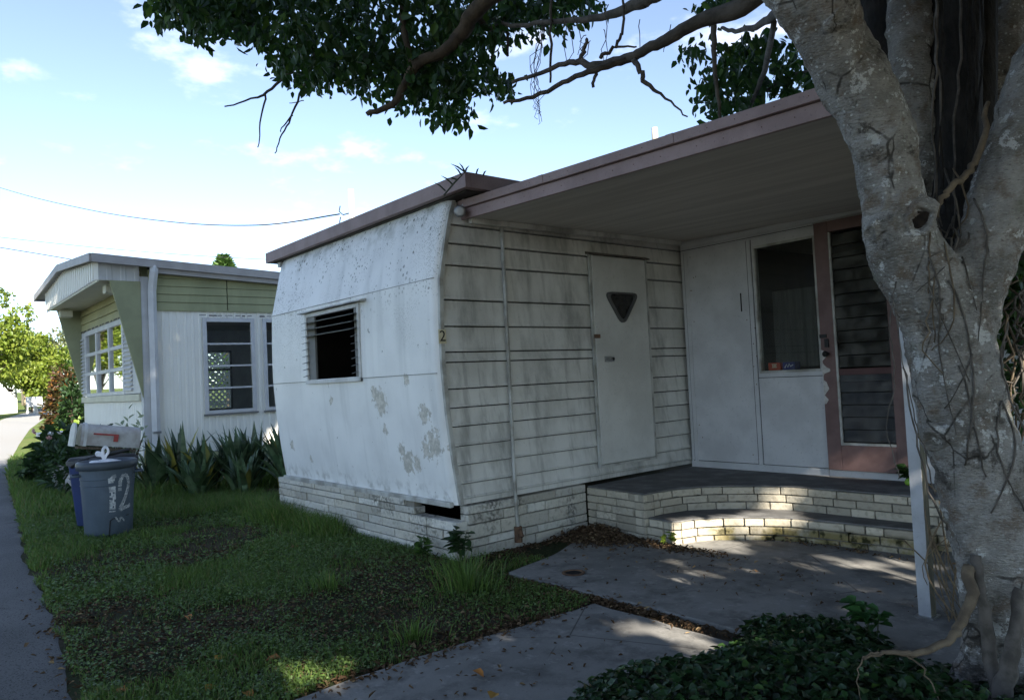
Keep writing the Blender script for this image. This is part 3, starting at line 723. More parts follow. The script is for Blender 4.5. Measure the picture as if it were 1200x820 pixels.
# ================================================================== porch room
PR = thing('porch_room', (-2.7, 6.1, .36), 'grey white panelled porch room wall with tall window at the back of the porch', 'porch room')
Y1 = 6.03
m = MB()
for b in ((-4.50, -3.705, .36, 2.60), (-3.705, -3.108, .36, 1.255), (-3.705, -3.108, 2.405, 2.60), (-3.108, -2.43, 2.50, 2.60), (-2.43, -1.50, .36, 2.58), (-3.108, -2.43, .36, .43)): m.box(b[0], b[1], Y1, Y1+.05, b[2], b[3])
m.box(-1.55, -1.50, Y1+.051, 8.8, .36, 2.58)
m.build('wall', PORCHW, PR)
m = MB(); m.box(-4.50, -3.115, Y1-.014, Y1-.001, .365, .435); m.box(-2.42, -1.50, Y1-.014, Y1-.001, .365, .435); m.build('baseboard', PORCHW, PR, bevel=.003)
m = MB()
for x in (-4.45, -3.755): m.box(x-.012, x+.028, Y1-.008, Y1-.0005, .437, 2.47)
m.box(-4.49, -3.12, Y1-.011, Y1-.0005, 2.475, 2.51); m.box(-4.49, -2.4, Y1-.018, Y1-.0005, 2.512, 2.56); m.box(-3.70, -3.115, Y1-.008, Y1-.0005, 1.222, 1.245)
m.build('batten', PORCHW, PR, bevel=.002)
m = MB()
for x in (-4.466, -3.772, -3.722): m.box(x-.002, x+.002, Y1-.0024, Y1-.0004, .44, 2.47)
m.box(-4.48, -3.12, Y1-.0024, Y1-.0004, .4365, .441); m.box(-4.49, -3.12, Y1-.0125, Y1-.0115, 2.487, 2.492); m.box(-3.72, -3.115, Y1-.0024, Y1-.0004, 1.213, 1.218)
m.build('open_joint', BLACK, PR)
r = random.Random(12); m = MB()
for k in range(16):
    x, z = r.choice((-4.40, -4.36, -3.80, -3.735))+r.uniform(-.03, .03), r.uniform(.5, 2.44)
    m.lathe([(.005, 0), (.0, .002)], (0, 0, 0), 8) if False else m.add([(x+.005*math.cos(a), Y1-.0090, z+.006*math.sin(a)) for a in [6.283*j/8 for j in range(8)]], [tuple(range(8))])
m.build('nail_stain', RUST, PR)
m = MB(); m.box(-3.86, -3.849, Y1-.004, Y1-.0005, 1.83, 2.0); m.build('mail_slot', BLACK, PR)
wn = MB()
for b in ((-3.705, -3.685, 1.256, 2.404), (-3.132, -3.112, 1.256, 2.404), (-3.684, -3.133, 1.256, 1.276), (-3.684, -3.133, 2.384, 2.404)): wn.box(b[0], b[1], Y1-.012, Y1+.045, b[2], b[3])
wn = wn.build('window', DIRTW, PR, bevel=.002)
m = MB(); m.box(-3.684, -3.133, Y1+.012, Y1+.016, 1.277, 2.383); m.build('pane', DGLASS, wn)
m = MB(); m.box(-3.684, -3.133, Y1+.052, Y1+.19, 1.262, 1.277); m.build('inner_sill', mat('inner_sill', (.2, .19, .18)), wn)
m = MB(); 
for i in range(14):
    x = -3.68+i*.04; m.hexa([(x, Y1+.24+.012*(i % 2), 1.30), (x+.04, Y1+.24+.012*((i+1) % 2), 1.30), (x+.04, Y1+.25+.012*((i+1) % 2), 1.30), (x, Y1+.25+.012*(i % 2), 1.30), (x, Y1+.24+.012*(i % 2), 2.0), (x+.04, Y1+.24+.012*((i+1) % 2), 2.0), (x+.04, Y1+.25+.012*((i+1) % 2), 2.0), (x, Y1+.25+.012*(i % 2), 2.0)])
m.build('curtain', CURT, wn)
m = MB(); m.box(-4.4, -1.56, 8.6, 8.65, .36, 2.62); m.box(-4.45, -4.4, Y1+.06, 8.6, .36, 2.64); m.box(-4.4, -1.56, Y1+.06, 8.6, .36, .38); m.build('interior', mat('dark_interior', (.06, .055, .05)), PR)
# the glass louvre door
dm = MB()
for b in ((-3.103, -2.985, .435, 2.495), (-2.545, -2.435, .435, 2.495), (-2.984, -2.546, .435, .640), (-2.984, -2.546, 2.405, 2.495)): dm.box(b[0], b[1], Y1-.035, Y1+.010, b[2], b[3])
dd = dm.build('screen_door', PINKD, PR, bevel=.003)
m = MB(); m.box(-2.984, -2.546, Y1-.028, Y1+.005, 1.215, 1.265); m.build('mid_rail', mat('dark_rail', (.10, .05, .048)), dd)
m = MB(); m.box(-2.984, -2.966, Y1-.034, Y1-.02, .642, 2.40); m.box(-2.965, -2.546, Y1-.034, Y1-.02, .642, .662); m.build('louvre_frame', DIRTW, dd)
for k in range(17):
    z = .672+k*.1008
    if 1.17 < z < 1.22: z -= .015
    m = MB(); m.hexa([(-2.964, Y1-.030, z), (-2.547, Y1-.030, z), (-2.547, Y1-.024, z), (-2.964, Y1-.024, z), (-2.964, Y1-.008, z+.094), (-2.547, Y1-.008, z+.094), (-2.547, Y1-.002, z+.094), (-2.964, Y1-.002, z+.094)])
    m.build('louvre', LOUV, dd)
m = MB(); m.tube([(-3.045, Y1-.036, 1.395), (-3.045, Y1-.07, 1.395), (-3.045, Y1-.085, 1.395)], [.012, .016, .026], 12); m.build('knob', CHARB, dd, smooth=True)
m = MB(); m.box(-3.105, -3.045, Y1-.045, Y1-.036, 1.53, 1.56); m.box(-3.063, -3.03, Y1-.05, Y1-.036, 1.45, 1.52); m.build('lock', CHARB, dd)
r = random.Random(4); m = MB(); pts = []
for i in range(26):
    z = .98+i*.018; pts.append((-3.101, z, -3.101+max(.006, .018+.02*math.sin(i*.9)+r.uniform(-.008, .014)+(.02 if i in (5, 6, 7, 15, 16) else 0))))
for p0, p1 in zip(pts[:-1], pts[1:]): m.add([(p0[0], Y1-.0365, p0[1]), (p0[2], Y1-.0365, p0[1]), (p1[2], Y1-.0365, p1[1]), (p1[0], Y1-.0365, p1[1])], [(0, 1, 2, 3)])
m.build('peeled_paint', mat('bare_primer', (.55, .53, .50), (.4, .38, .35), 30), dd)
# the two little boxes on the sill
for x0, x1, nm, lab, colr in ((-3.655, -3.535, 'red_box', 'small red box standing inside the porch window on its sill', (.55, .06, .02)), (-3.515, -3.40, 'blue_box', 'small dark blue box with white squiggle inside the porch window', (.04, .04, .22))):
    m = MB(); m.box(x0, x1, Y1+.06, Y1+.15, 1.278, 1.345); bx = tag(m.build(nm, mat(nm, colr, rough=.4), bevel=.002), lab, 'box')
    m = MB()
    if 'red' in nm: m.box(x0+.035, x0+.085, Y1+.0575, Y1+.0595, 1.300, 1.306); m.box(x0+.042, x0+.050, Y1+.0575, Y1+.0595, 1.3065, 1.328); m.box(x0+.056, x0+.064, Y1+.0575, Y1+.0595, 1.3065, 1.328); m.box(x0+.07, x0+.078, Y1+.0575, Y1+.0595, 1.3065, 1.328); m.box(x0+.035, x0+.085, Y1+.0575, Y1+.0595, 1.3285, 1.334)
    else: m.tube([(x0+.02, Y1+.058, 1.295), (x0+.04, Y1+.058, 1.325), (x0+.05, Y1+.058, 1.30), (x0+.065, Y1+.058, 1.33), (x0+.075, Y1+.058, 1.305), (x0+.10, Y1+.058, 1.32)], .005, 5)
    m.build('printed_mark', mat(nm+'_mark', (.75, .68, .5) if 'red' in nm else (.7, .7, .75)), bx)
# ================================================================== neighbouring mobile home
NX, NY = -11.674, 2.843
NB = thing('mobile_home', (-13.8, 3.0, 0), 'neighbouring white and olive mobile home with grey gabled roof edge and slanted wings', 'mobile home')
def ribbed_x(mb, x, y0, y1, z0, z1, pitch=.105, d=.010):
    """vertical ribs on a wall facing +X"""
    y = y0; pr = []
    while y < y1-1e-6:
        for dy, dx in ((0, 0), (pitch*.55, 0), (pitch*.62, d), (pitch*.92, d)):
            if y+dy < y1: pr.append((y+dy, x+dx))
        y += pitch
    pr.append((y1, x))
    for (ya, xa), (yb, xb) in zip(pr[:-1], pr[1:]): mb.add([(xa, ya, z0), (xb, yb, z0), (xb, yb, z1), (xa, ya, z1)], [(0, 1, 2, 3)])
def ribbed_y(mb, y, x0, x1, z0, z1, pitch=.11, d=.012, zf=None):
    x = x0; pr = []
    while x < x1-1e-6:
        for dx, dy in ((0, 0), (pitch*.5, 0), (pitch*.58, -d), (pitch*.92, -d)):
            if x+dx < x1: pr.append((x+dx, y+dy))
        x += pitch
    pr.append((x1, y))
    for (xa, ya), (xb, yb) in zip(pr[:-1], pr[1:]):
        mb.add([(xa, ya, z0 if not zf else zf(xa)[0]), (xb, yb, z0 if not zf else zf(xb)[0]), (xb, yb, z1 if not zf else zf(xb)[1]), (xa, ya, z1 if not zf else zf(xa)[1])], [(0, 1, 2, 3)])
m = MB()
for b in ((NY+.1, 3.69, .44, 2.575), (3.69, 4.48, .44, 1.0), (3.69, 4.48, 2.475, 2.575), (4.48, 4.62, .44, 2.575), (4.62, 5.43, .44, 1.0), (4.62, 5.43, 2.475, 2.575), (5.43, 12, .44, 2.575)): ribbed_x(m, NX, *b)
m.build('side_wall', NWHITE, NB)
m = MB()
for i in range(5):
    z0 = 2.58+i*.118
    for y0, y1 in ((NY+.1, 4.07), (4.085, 7.0), (7.015, 12)): m.hexa([(NX-.01, y0, z0), (NX+.022, y0, z0), (NX+.022, y1, z0), (NX-.01, y1, z0), (NX-.01, y0, z0+.114), (NX+.008, y0, z0+.114), (NX+.008, y1, z0+.114), (NX-.01, y1, z0+.114)])
m.box(NX-.005, NX+.030, NY+.1, 12, 2.565, 2.588)
m.build('olive_band', OLIVE, NB)
m = MB(); m.box(NX-.03, NX-.006, NY+.1, 12, 2.45, 3.2); m.build('band_backing', CHARB, NB)
m = MB()
for i in range(3): m.hexa([(NX-.01, NY+.1, .05+i*.13), (NX+.02, NY+.1, .05+i*.13), (NX+.02, 12, .05+i*.13), (NX-.01, 12, .05+i*.13), (NX-.01, NY+.1, .17+i*.13), (NX+.008, NY+.1, .17+i*.13), (NX+.008, 12, .17+i*.13), (NX-.01, 12, .17+i*.13)])
m.build('skirting', OLIVE, NB)
m = MB(); m.box(NX-.10, NX+.012, NY-.012, NY+.10, .05, 3.06); m.box(NX+.012, NX+.018, NY+.02, NY+.08, .05, 3.06); m.build('corner_post', NTRIM, NB, bevel=.006)
def side_window(y0, y1, z0=1.005, z1=2.47):
    w = MB()
    w.box(NX-.02, NX+.035, y0, y0+.055, z0, z1); w.box(NX-.02, NX+.035, y1-.055, y1, z0, z1); w.box(NX-.02, NX+.035, y0+.0555, y1-.0555, z0, z0+.05); w.box(NX-.02, NX+.035, y0+.0555, y1-.0555, z1-.06, z1)
    w = w.build('window', NTRIM, NB, bevel=.003)
    for k in range(1, 4):
        z = z0+.05+(z1-z0-.11)*k/4; m = MB(); m.box(NX-.005, NX+.03, y0+.056, y1-.056, z-.013, z+.013); m.build('glazing_bar', NTRIM, w)
    m = MB(); m.box(NX-.004, NX+.001, y0+.056, y1-.056, z0+.051, z1-.061); m.build('pane', GLASS, w)
    m = MB(); m.box(NX, NX+.045, y0-.02, y1+.02, z0-.028, z0-.002); m.build('sill', mat('sill_grey', (.2, .2, .19)), w)
    m = MB(); r = random.Random(int(y0*100)); y = y0-.05
    while y < y1-.02:
        l = r.uniform(.03, .12); m.box(NX+.036, NX+.038, y, y+l, z1+.030+r.uniform(-.006, .006), z1+.045); y += l+r.uniform(.01, .05)
    m.build('flaking_caulk', mat('old_caulk', (.08, .07, .06)), w)
side_window(3.69, 4.48); side_window(4.62, 5.43)
# hollow inside: floor, dim lining, far wall with its own window
m = MB(); m.box(-15.88, NX-.05, 9.0, 9.05, .44, 2.9); m.box(-15.88, NX-.05, 3.0, 9.0, .44, .47); m.box(-15.88, NX-.05, 3.0, 9.0, 2.62, 2.66)
for b in ((2.9, 5.02, .47, 2.62), (5.02, 5.55, .47, .98), (5.02, 5.55, 2.2, 2.62), (5.55, 9.0, .47, 2.62)): m.box(-15.92, -15.86, b[0], b[1], b[2], b[3])
m.build('interior_lining', mat('dim_lining', (.55, .55, .54), (.45, .45, .45), 3), NB)
m = MB()
for z in (.98, 1.4, 1.8, 2.18): m.box(-15.87, -15.845, 5.0, 5.57, z-.02, z+.02)
m.box(-15.87, -15.845, 4.98, 5.02, .98, 2.2); m.box(-15.87, -15.845, 5.55, 5.59, .98, 2.2); m.build('far_window_frame', mat('dark_frame', (.08, .075, .07)), NB)
# front wall
m = MB(); ribbed_y(m, NY, -15.95, NX-.10, .05, 1.25); m.build('front_wall', NWHITE, NB)
m = MB(); m.box(-15.95, NX-.10, NY-.045, NY, 1.255, 1.36); m.build('sill_band', CREAM, NB, bevel=.006)
m = MB()
for i in range(4): m.hexa([(-15.95, NY-.03, 2.56+i*.15), (NX-.1, NY-.03, 2.56+i*.15), (NX-.1, NY+.03, 2.56+i*.15), (-15.95, NY+.03, 2.56+i*.15), (-15.95, NY-.008, 2.706+i*.15), (NX-.1, NY-.008, 2.706+i*.15), (NX-.1, NY+.03, 2.706+i*.15), (-15.95, NY+.03, 2.706+i*.15)])
m.build('front_olive_siding', mat('front_olive', (.40, .38, .20), (.34, .32, .17), 3, rough=.5), NB)
xs_ = [-15.55, -14.62, -13.66, -12.72]
w = MB()
w.box(-15.93, -15.55, NY-.02, NY+.02, 1.37, 2.55); w.box(-12.72, -11.78, NY-.02, NY+.02, 1.37, 2.55)
w.box(-15.55, -12.72, NY-.03, NY+.02, 2.47, 2.555); w.box(-15.55, -12.72, NY-.03, NY+.02, 1.365, 1.42)
for x in xs_: w.box(x-.05, x+.05, NY-.036, NY+.02, 1.4205, 2.4695)
fw = w.build('front_window', NTRIM, NB, bevel=.004)
for k in (1, 2):
    for a, b in zip(xs_[:-1], xs_[1:]):
        z = 1.42+1.05*k/3; m = MB(); m.box(a+.051, b-.051, NY-.03, NY+.015, z-.028, z+.028); m.build('glazing_bar', NTRIM, fw)
for a, b in zip(xs_[:-1], xs_[1:]):
    m = MB(); m.box(a+.051, b-.051, NY-.004, NY+.001, 1.421, 2.469); m.build('pane', glassmat('front_glass', (.55, .58, .56), 3.2), fw)
for a, b in ((-15.9, -15.6), (-12.66, -12.2)):
    m = MB()
    for k in range(16):
        z = 1.42+k*.066; m.hexa([(a, NY-.05, z), (b, NY-.05, z), (b, NY-.02, z+.03), (a, NY-.02, z+.03), (a, NY-.05, z+.014), (b, NY-.05, z+.014), (b, NY-.02, z+.044), (a, NY-.02, z+.044)])
    m.build('shutter', NTRIM, fw)
m = MB(); r = random.Random(9); x = -15.9
while x < -12.2:
    l = r.uniform(.08, .3); m.box(x, x+l, NY-.032, NY-.030, 2.56+r.uniform(-.008, .008), 2.585); x += l+r.uniform(.03, .15)
m.build('flaking_caulk', mat('old_caulk2', (.07, .06, .05)), fw)
for x in (-15.95, NX-.02):
    m = MB(); m.prism([(x, 2.433, 2.985), (x, NY-.005, 2.985), (x, NY-.005, 1.28)], (.04, 0, 0)); m.build('side_wing', SAGE, NB, bevel=.004)
# awning box under the gable
AY = 2.30
def gab(x): return 3.545-.083*abs(x+14.1)
m = MB(); ribbed_y(m, AY, -16.0, NX-.01, 0, 0,   .155, .05, lambda x: (2.99, gab(x)-.10)); m.build('awning_front', NWHITE, NB)
m = MB(); m.box(-16.0, NX-.012, AY+.002, NY-.004, 2.985, 3.0); m.box(-16.0, NX-.01, AY-.02, AY+.001, 2.96, 2.989); m.build('awning_soffit', CREAM, NB)
m = MB(); ribbed_x(m, NX-.008, AY, NY-.014, 2.99, 3.24, .18, .012); m.build('awning_side', NTRIM, NB)
# gabled roof sheet with grey edge, falling towards the rear
def rf_(x, y, d): return gab(x)+d-.045*(y-2.18)*min(1, max(0, (x+15.5)/3))
m = MB(); Y_ = [2.19, 5, 12]; X_ = [-16.64, -15.5, -14.1, -12.5, -11.54]
V = []; 
for d in (-.075, 0):
    for x in X_:
        for y in Y_: V.append((x, y, rf_(x, y, d)))
nyy = len(Y_); nn = len(X_)*nyy; F = []
for i in range(len(X_)-1):
    for j in range(nyy-1):
        q = (i*nyy+j, (i+1)*nyy+j, (i+1)*nyy+j+1, i*nyy+j+1); F.append(tuple(nn+k for k in q)); F.append(q[::-1])
m.add(V, F); nr = m.build('roof', ROOFT, NB)
m = MB()
for a, b in zip(X_[:-1], X_[1:]): m.hexa([(a, 2.16, gab(a)-.11), (b, 2.16, gab(b)-.11), (b, 2.189, gab(b)-.11), (a, 2.189, gab(a)-.11), (a, 2.16, gab(a)+.008), (b, 2.16, gab(b)+.008), (b, 2.189, gab(b)+.008), (a, 2.189, gab(a)+.008)])
for a, b in zip(Y_[:-1], Y_[1:]): 
    for x0, x1, d0 in ((-11.54, -11.50, -.115), (-16.68, -16.642, -.1)):
        m.hexa([(x0, a, rf_(x0, a, d0)), (x1, a, rf_(x1, a, d0)), (x1, b, rf_(x1, b, d0)), (x0, b, rf_(x0, b, d0)), (x0, a, rf_(x0, a, .008)), (x1, a, rf_(x1, a, .008)), (x1, b, rf_(x1, b, .008)), (x0, b, rf_(x0, b, .008))])
m.build('roof_edge', NGREY, nr, bevel=.004)
m = MB()
for a, b in ((NY+.12, 5), (5, 12)):
    m.hexa([(NX+.03, a, rf_(NX, a, -.20)), (NX+.13, a, rf_(NX, a, -.20)), (NX+.13, b, rf_(NX, b, -.20)), (NX+.03, b, rf_(NX, b, -.20)), (NX+.03, a, rf_(NX, a, -.122)), (NX+.13, a, rf_(NX, a, -.122)), (NX+.13, b, rf_(NX, b, -.122)), (NX+.03, b, rf_(NX, b, -.122))])
m.build('gutter', NGREY, nr)
m = MB(); m.tube([(NX+.13, 3.0, 3.20), (NX+.15, 2.99, 3.12), (NX+.12, 2.98, 3.0), (NX+.075, 2.975, 2.86), (NX+.07, 2.975, 2.7), (NX+.07, 2.975, .12)], .062, 4, twist=math.pi/4); ds = m.build('downspout', NTRIM, NB, bevel=.008)
m = MB(); m.box(NX+.02, NX+.135, 2.92, 3.03, .78, .81); m.build('strap', ALU, ds)
for x in (-15.6, -11.95):
    m = MB(); m.box(x-.1, x+.1, 2.42, 2.62, 2.83, 2.95); m.build('awning_lamp', CREAM, NB, bevel=.01)
m = MB(); m.box(-16.75, -16.1, 3.2, 3.9, 1.55, 2.0); ac = m.build('air_conditioner', TRIMW, NB, bevel=.01)
m = MB()
for k in range(5): m.box(-16.7, -16.15, 3.185, 3.199, 1.6+k*.075, 1.64+k*.075)
m.build('grille', mat('grille', (.25, .25, .25)), ac)
# lattice panel standing beyond the neighbour's far window
m = MB()
for s_ in (1, -1):
    for k in range(-14, 30):
        y0 = 4.2+k*.13
        p0, p1 = (y0, .05), (y0+s_*2.2, 2.25)
        lo_, hi_ = 4.6, 6.3
        def clip(p0, p1):
            t0, t1 = 0., 1.; d = p1[0]-p0[0]
            ta, tb = (lo_-p0[0])/d, (hi_-p0[0])/d
            t0, t1 = max(0, min(ta, tb)), min(1, max(ta, tb)); return t0, t1
        t0, t1 = clip(p0, p1)
        if t1-t0 > .02:
            a = (p0[0]+(p1[0]-p0[0])*t0, p0[1]+2.2*t0); b = (p0[0]+(p1[0]-p0[0])*t1, p0[1]+2.2*t1)
            xx = -17.4+(.012 if s_ > 0 else -.002); w_ = .032
            m.hexa([(xx, a[0]-w_, a[1]), (xx+.01, a[0]-w_, a[1]), (xx+.01, a[0]+w_, a[1]), (xx, a[0]+w_, a[1]), (xx, b[0]-w_, b[1]), (xx+.01, b[0]-w_, b[1]), (xx+.01, b[0]+w_, b[1]), (xx, b[0]+w_, b[1])])
m.box(-17.42, -17.37, 4.5, 4.6, .0, 2.3); m.box(-17.42, -17.37, 6.3, 6.4, 0, 2.3)
tag(m.build('lattice_panel', TRIMW), 'white lattice panel glimpsed through the windows of the olive and white mobile home', 'lattice')

# ================================================================== bins, bag, mailbox
def bin_part(c, rb, rt, h, name, mtl, root, n=28):
    m = MB(); m.lathe([(rb*.96, .0), (rb, .015), (rb+(rt-rb)*.5, h*.5), (rt, h-.05), (rt, h-.045), (rt-.012, h-.04), (rt-.03, h-.10), (rb-.02, .06)], c, n, cap=False); m.add([(c[0], c[1], c[2]+.06)], [])
    return m.build(name, mtl, root, smooth=True)
BC = (-8.08, 1.62)
BN = thing('trash_can', (BC[0], BC[1], 0), 'grey plastic trash can with 12 painted in white on its side', 'trash can')
GREYP = mat('grey_bin_plastic', (.085, .112, .145), (.065, .088, .115), 4, rough=.5, speck=.25, bump=.1, bscale=12)
def on_bin(ang, z, off=.003):
    r = .205+(.238-.205)*(z-.015)/.65+off
    return Vector((BC[0]+r*math.cos(ang), BC[1]+r*math.sin(ang), z))
A0 = math.atan2(-BC[1], -BC[0])      # direction to the viewer's side of the can
body = bin_part((BC[0], BC[1], .015), .205, .238, .70, 'body', GREYP, BN)
m = MB()
for z in (.50, .56): m.tube([on_bin(a, z, -.001) for a in np.linspace(0, 6.2832, 33)], .006, 5, cap=False)
m.build('rib', GREYP, BN, smooth=True)
m = MB(); m.lathe([(.236, -.055), (.262, -.052), (.268, -.01), (.262, .018), (.250, .026), (.225, .022), (.215, -.002), (.06, -.01), (.0, -.01)], (BC[0], BC[1], .70), 32, cap=False); m.build('rim_lid', mat('bin_lid_plastic', (.075, .09, .11), (.055, .068, .082), 5, rough=.45), BN, smooth=True)
# the moulded recess and hand-painted digits face the camera side
CHALK = mat('chalky_white_paint', (.55, .57, .58), (.30, .32, .34), 26, .4, .6, .8)
def stroke(mb, pts, w, seed, off=.0035):
    r = random.Random(seed)
    pp = smooth_path(pts, 10)
    for a, b in zip(pp[:-1], pp[1:]):
        if r.random() < .02: continue
        d = np.array([b[0]-a[0], b[1]-a[1]]); d = d/max(np.linalg.norm(d), 1e-6); nrm = np.array([-d[1], d[0]])
        for lane in (-.36, -.12, .12, .36):
            if r.random() < .10: continue
            q = []
            for s_, e in ((a, -1), (a, 1), (b, 1), (b, -1)):
                u = s_[:2]+nrm*w*(lane+e*.12)+np.array([r.uniform(-.002, .002), r.uniform(-.002, .002)])
                q.append(on_bin(A0+u[0]/.225, u[1], off))
            mb.add(q, [(0, 1, 2, 3)])
m = MB()
stroke(m, [(.030, .57), (.040, .42), (.034, .25)], .055, 1); stroke(m, [(.02, .54), (.05, .58), (.07, .585)], .035, 5)
m.build('painted_digit', CHALK, body)
m = MB(); stroke(m, [(.100, .44), (.108, .53), (.14, .585), (.18, .56), (.19, .48), (.155, .37), (.105, .27), (.15, .275), (.22, .29)], .034, 2)
m.build('painted_digit', CHALK, body)
m = MB(); stroke(m, [(.06, .20), (.1, .15), (.11, .19), (.15, .15)], .014, 6)
m.build('paint_smear', CHALK, body)
m = MB()
for pts in ([(.0, .02), (.015, .17), (.04, .185), (.20, .20)],):
    pp = [on_bin(A0+u/.225, z, .002) for u, z in pts]; m.tube(pp, .005, 5)
m.build('moulded_line', CHARB, body)
m = MB()
for s_ in (-1, 1):
    a = A0+math.pi/2*s_; u = Vector((math.cos(a), math.sin(a), 0)); c = Vector((BC[0], BC[1], .60)); w = Vector((-u.y, u.x, 0))
    m.tube([c+u*.225-w*.08, c+u*.30-w*.07, c+u*.30+w*.07, c+u*.225+w*.08], .012, 6)
m.build('handle', GREYP, BN, smooth=True)

def crumple(c, rx, ry, rz, seed, mtl, name, label, cat):
    V = []; F = []; nu, nv = 20, 12
    for j in range(nv+1):
        th = math.pi*j/nv
        for i in range(nu):
            ph = 2*math.pi*i/nu; d = Vector((math.sin(th)*math.cos(ph), math.sin(th)*math.sin(ph), math.cos(th)))
            k = 1+.38*mnoise.noise(d*2.3+Vector((seed, 0, 0)))+.18*mnoise.noise(d*6+Vector((0, seed, 0)))
            V.append((c[0]+d.x*rx*k, c[1]+d.y*ry*k, c[2]+max(d.z, -.15)*rz*k))
    for j in range(nv):
        for i in range(nu): F.append((j*nu+i, (j+1)*nu+i, (j+1)*nu+(i+1) % nu, j*nu+(i+1) % nu))
    o = mkobj(name, np.array(V), F, mtl); return tag(o, label, cat)
BAGM = mat('thin_white_plastic', (.72, .72, .74), (.6, .6, .62), 9, rough=.35)
bag = crumple((BC[0]+.04, BC[1]-.03, .70), .17, .14, .035, 3, BAGM, 'plastic_bag', 'knotted white plastic bag stuffed in the top of the grey can', 'plastic bag')
m = MB()
c = Vector((BC[0]+.03, BC[1]-.03, .72)); e = Vector(tuple(RT)); e.z = 0; e.normalize()
for s_ in (-1, 1):
    pts = [c, c+e*s_*.02+Vector((0, 0, .05)), c+e*(.045 if s_ > 0 else -.07)+Vector((0, 0, .09 if s_ > 0 else .06)), c+e*(.02 if s_ > 0 else -.065)+Vector((0, 0, .135 if s_ > 0 else .085)), c+e*(-.01 if s_ > 0 else -.02)+Vector((0, 0, .10 if s_ > 0 else .07)), c+Vector((0, 0, .03))]
    m.tube(smooth_path([tuple(p) for p in pts], 4), .014, 6, flat=.4)
m.build('knot', BAGM, bag, smooth=True)
# the blue recycling bin behind
B2 = (-8.62, 1.69)
B2T = thing('recycling_bin', (B2[0], B2[1], 0), 'blue recycling bin half hidden behind the grey trash can', 'bin')
m = MB()
def rbox(mb, c, a, b, h0, h1, ax, n=6):
    ring = []
    ex = Vector((math.cos(ax), math.sin(ax), 0)); ey = Vector((-math.sin(ax), math.cos(ax), 0))
    for z, k in ((h0, a), (h1, b)):
        for sx, sy, st in ((1, 1, 0), (-1, 1, 90), (-1, -1, 180), (1, -1, 270)):
            for q in np.linspace(0, 90, n):
                r = .06; ring.append(Vector((c[0], c[1], z))+ex*(sx*(k-r)+r*math.cos(R_(st+q)))+ey*(sy*(k-r)+r*math.sin(R_(st+q))))
    N_ = 4*n; mb.add(ring, [(i, (i+1) % N_, N_+(i+1) % N_, N_+i) for i in range(N_)]+[tuple(range(N_))[::-1], tuple(range(N_, 2*N_))])
rbox(m, B2, .19, .235, .05, .655, .5); m.build('body', mat('blue_bin_plastic', (.018, .035, .12), (.014, .028, .09), 5, rough=.4), B2T, smooth=False, bevel=.004)
m = MB(); rbox(m, B2, .25, .25, .656, .705, .5); m.build('rim', mat('grey_rim', (.06, .062, .066), rough=.5), B2T, bevel=.006)
m = MB(); rbox(m, B2, .245, .225, .706, .735, .5); m.build('lid', CHARB, B2T, bevel=.006)
ev = Vector((-BC[0], -BC[1], 0)).normalized(); er = Vector((-ev.y, ev.x, 0))
m = MB(); p0 = Vector((B2[0], B2[1], .73))
ed_ = Vector((B2[0]*.965, B2[1]*.965, .79))
m.tube([p0-er*.27+ev*.2+Vector((0, 0, -.07)), p0-er*.20+ev*.25+Vector((0, 0, -.02)), p0+er*.05+ev*.1+Vector((0, 0, .02)), p0+er*.24-ev*.1+Vector((0, 0, .04))], .02, 8); m.build('handle', CHARB, B2T, smooth=True)
m = MB()
for s_ in (-1, 1):
    c = Vector((B2[0]-.2, B2[1]+.12*s_, .07)); m.tube([c-Vector((0, .03, 0)), c+Vector((0, .03, 0))], .07, 14)
m.build('wheel', CHARB, B2T)

# mailbox, tilted on its post
pc = Vector(tuple(at(128, 511, 8.9)))
MBX = thing('mailbox', (pc.x, pc.y, 0), 'weathered pale metal mailbox tilted on its post behind the bins', 'mailbox')
axis = (er*.97-ev*.24).normalized(); axis = (Matrix.Rotation(R_(-7), 4, 'Y').to_3x3() @ axis) if False else axis
tilt = 9; ax3 = (axis*math.cos(R_(tilt))+Vector((0, 0, -1))*math.sin(R_(tilt))).normalized(); sde = Vector((-axis.y, axis.x, 0)); upv = sde.cross(ax3)*-1
if upv.z < 0: upv = -upv
Lh = .32
def mb_section(k=1.0): 
    w, h = .11*k, .12*k; pts = [(-w, -h), (w, -h), (w, h*.25)]+[(w*math.cos(R_(a)), h*.25+.10*k*math.sin(R_(a))) for a in range(15, 180, 15)]+[(-w, h*.25)]
    return pts
sec = mb_section(); m = MB(); n = len(sec)
ringA = [pc-ax3*Lh+sde*a+upv*b for a, b in sec]; ringB = [pc+ax3*Lh+sde*a+upv*b for a, b in sec]
m.add(ringA+ringB, [(i, (i+1) % n, n+(i+1) % n, n+i) for i in range(n)]+[tuple(range(n))[::-1], tuple(range(n, 2*n))])
mbm = mat('mailbox_metal', (.50, .49, .47), (.36, .33, .30), 7, rough=.5, speck=.4)
mbody = m.build('box_body', mbm, MBX)
sec2 = mb_section(1.09); m = MB(); qa = pc-ax3*(Lh+.012)-sde*0; 
dirt = (-ax3*.96+upv*.05)
ringA = [pc-ax3*(Lh+.075)+sde*a+upv*(b-.01) for a, b in sec2]; ringB = [pc-ax3*(Lh+.055)+sde*a+upv*(b-.01) for a, b in sec2]
m.add(ringA+ringB, [(i, (i+1) % n, n+(i+1) % n, n+i) for i in range(n)]+[tuple(range(n))[::-1], tuple(range(n, 2*n))]); m.build('door', TRIMW, MBX)
ringA = [pc-ax3*(Lh-.03)+sde*a*.97+upv*b for a, b in sec2]; ringB = [pc-ax3*(Lh-.06)+sde*a*.97+upv*b for a, b in sec2]
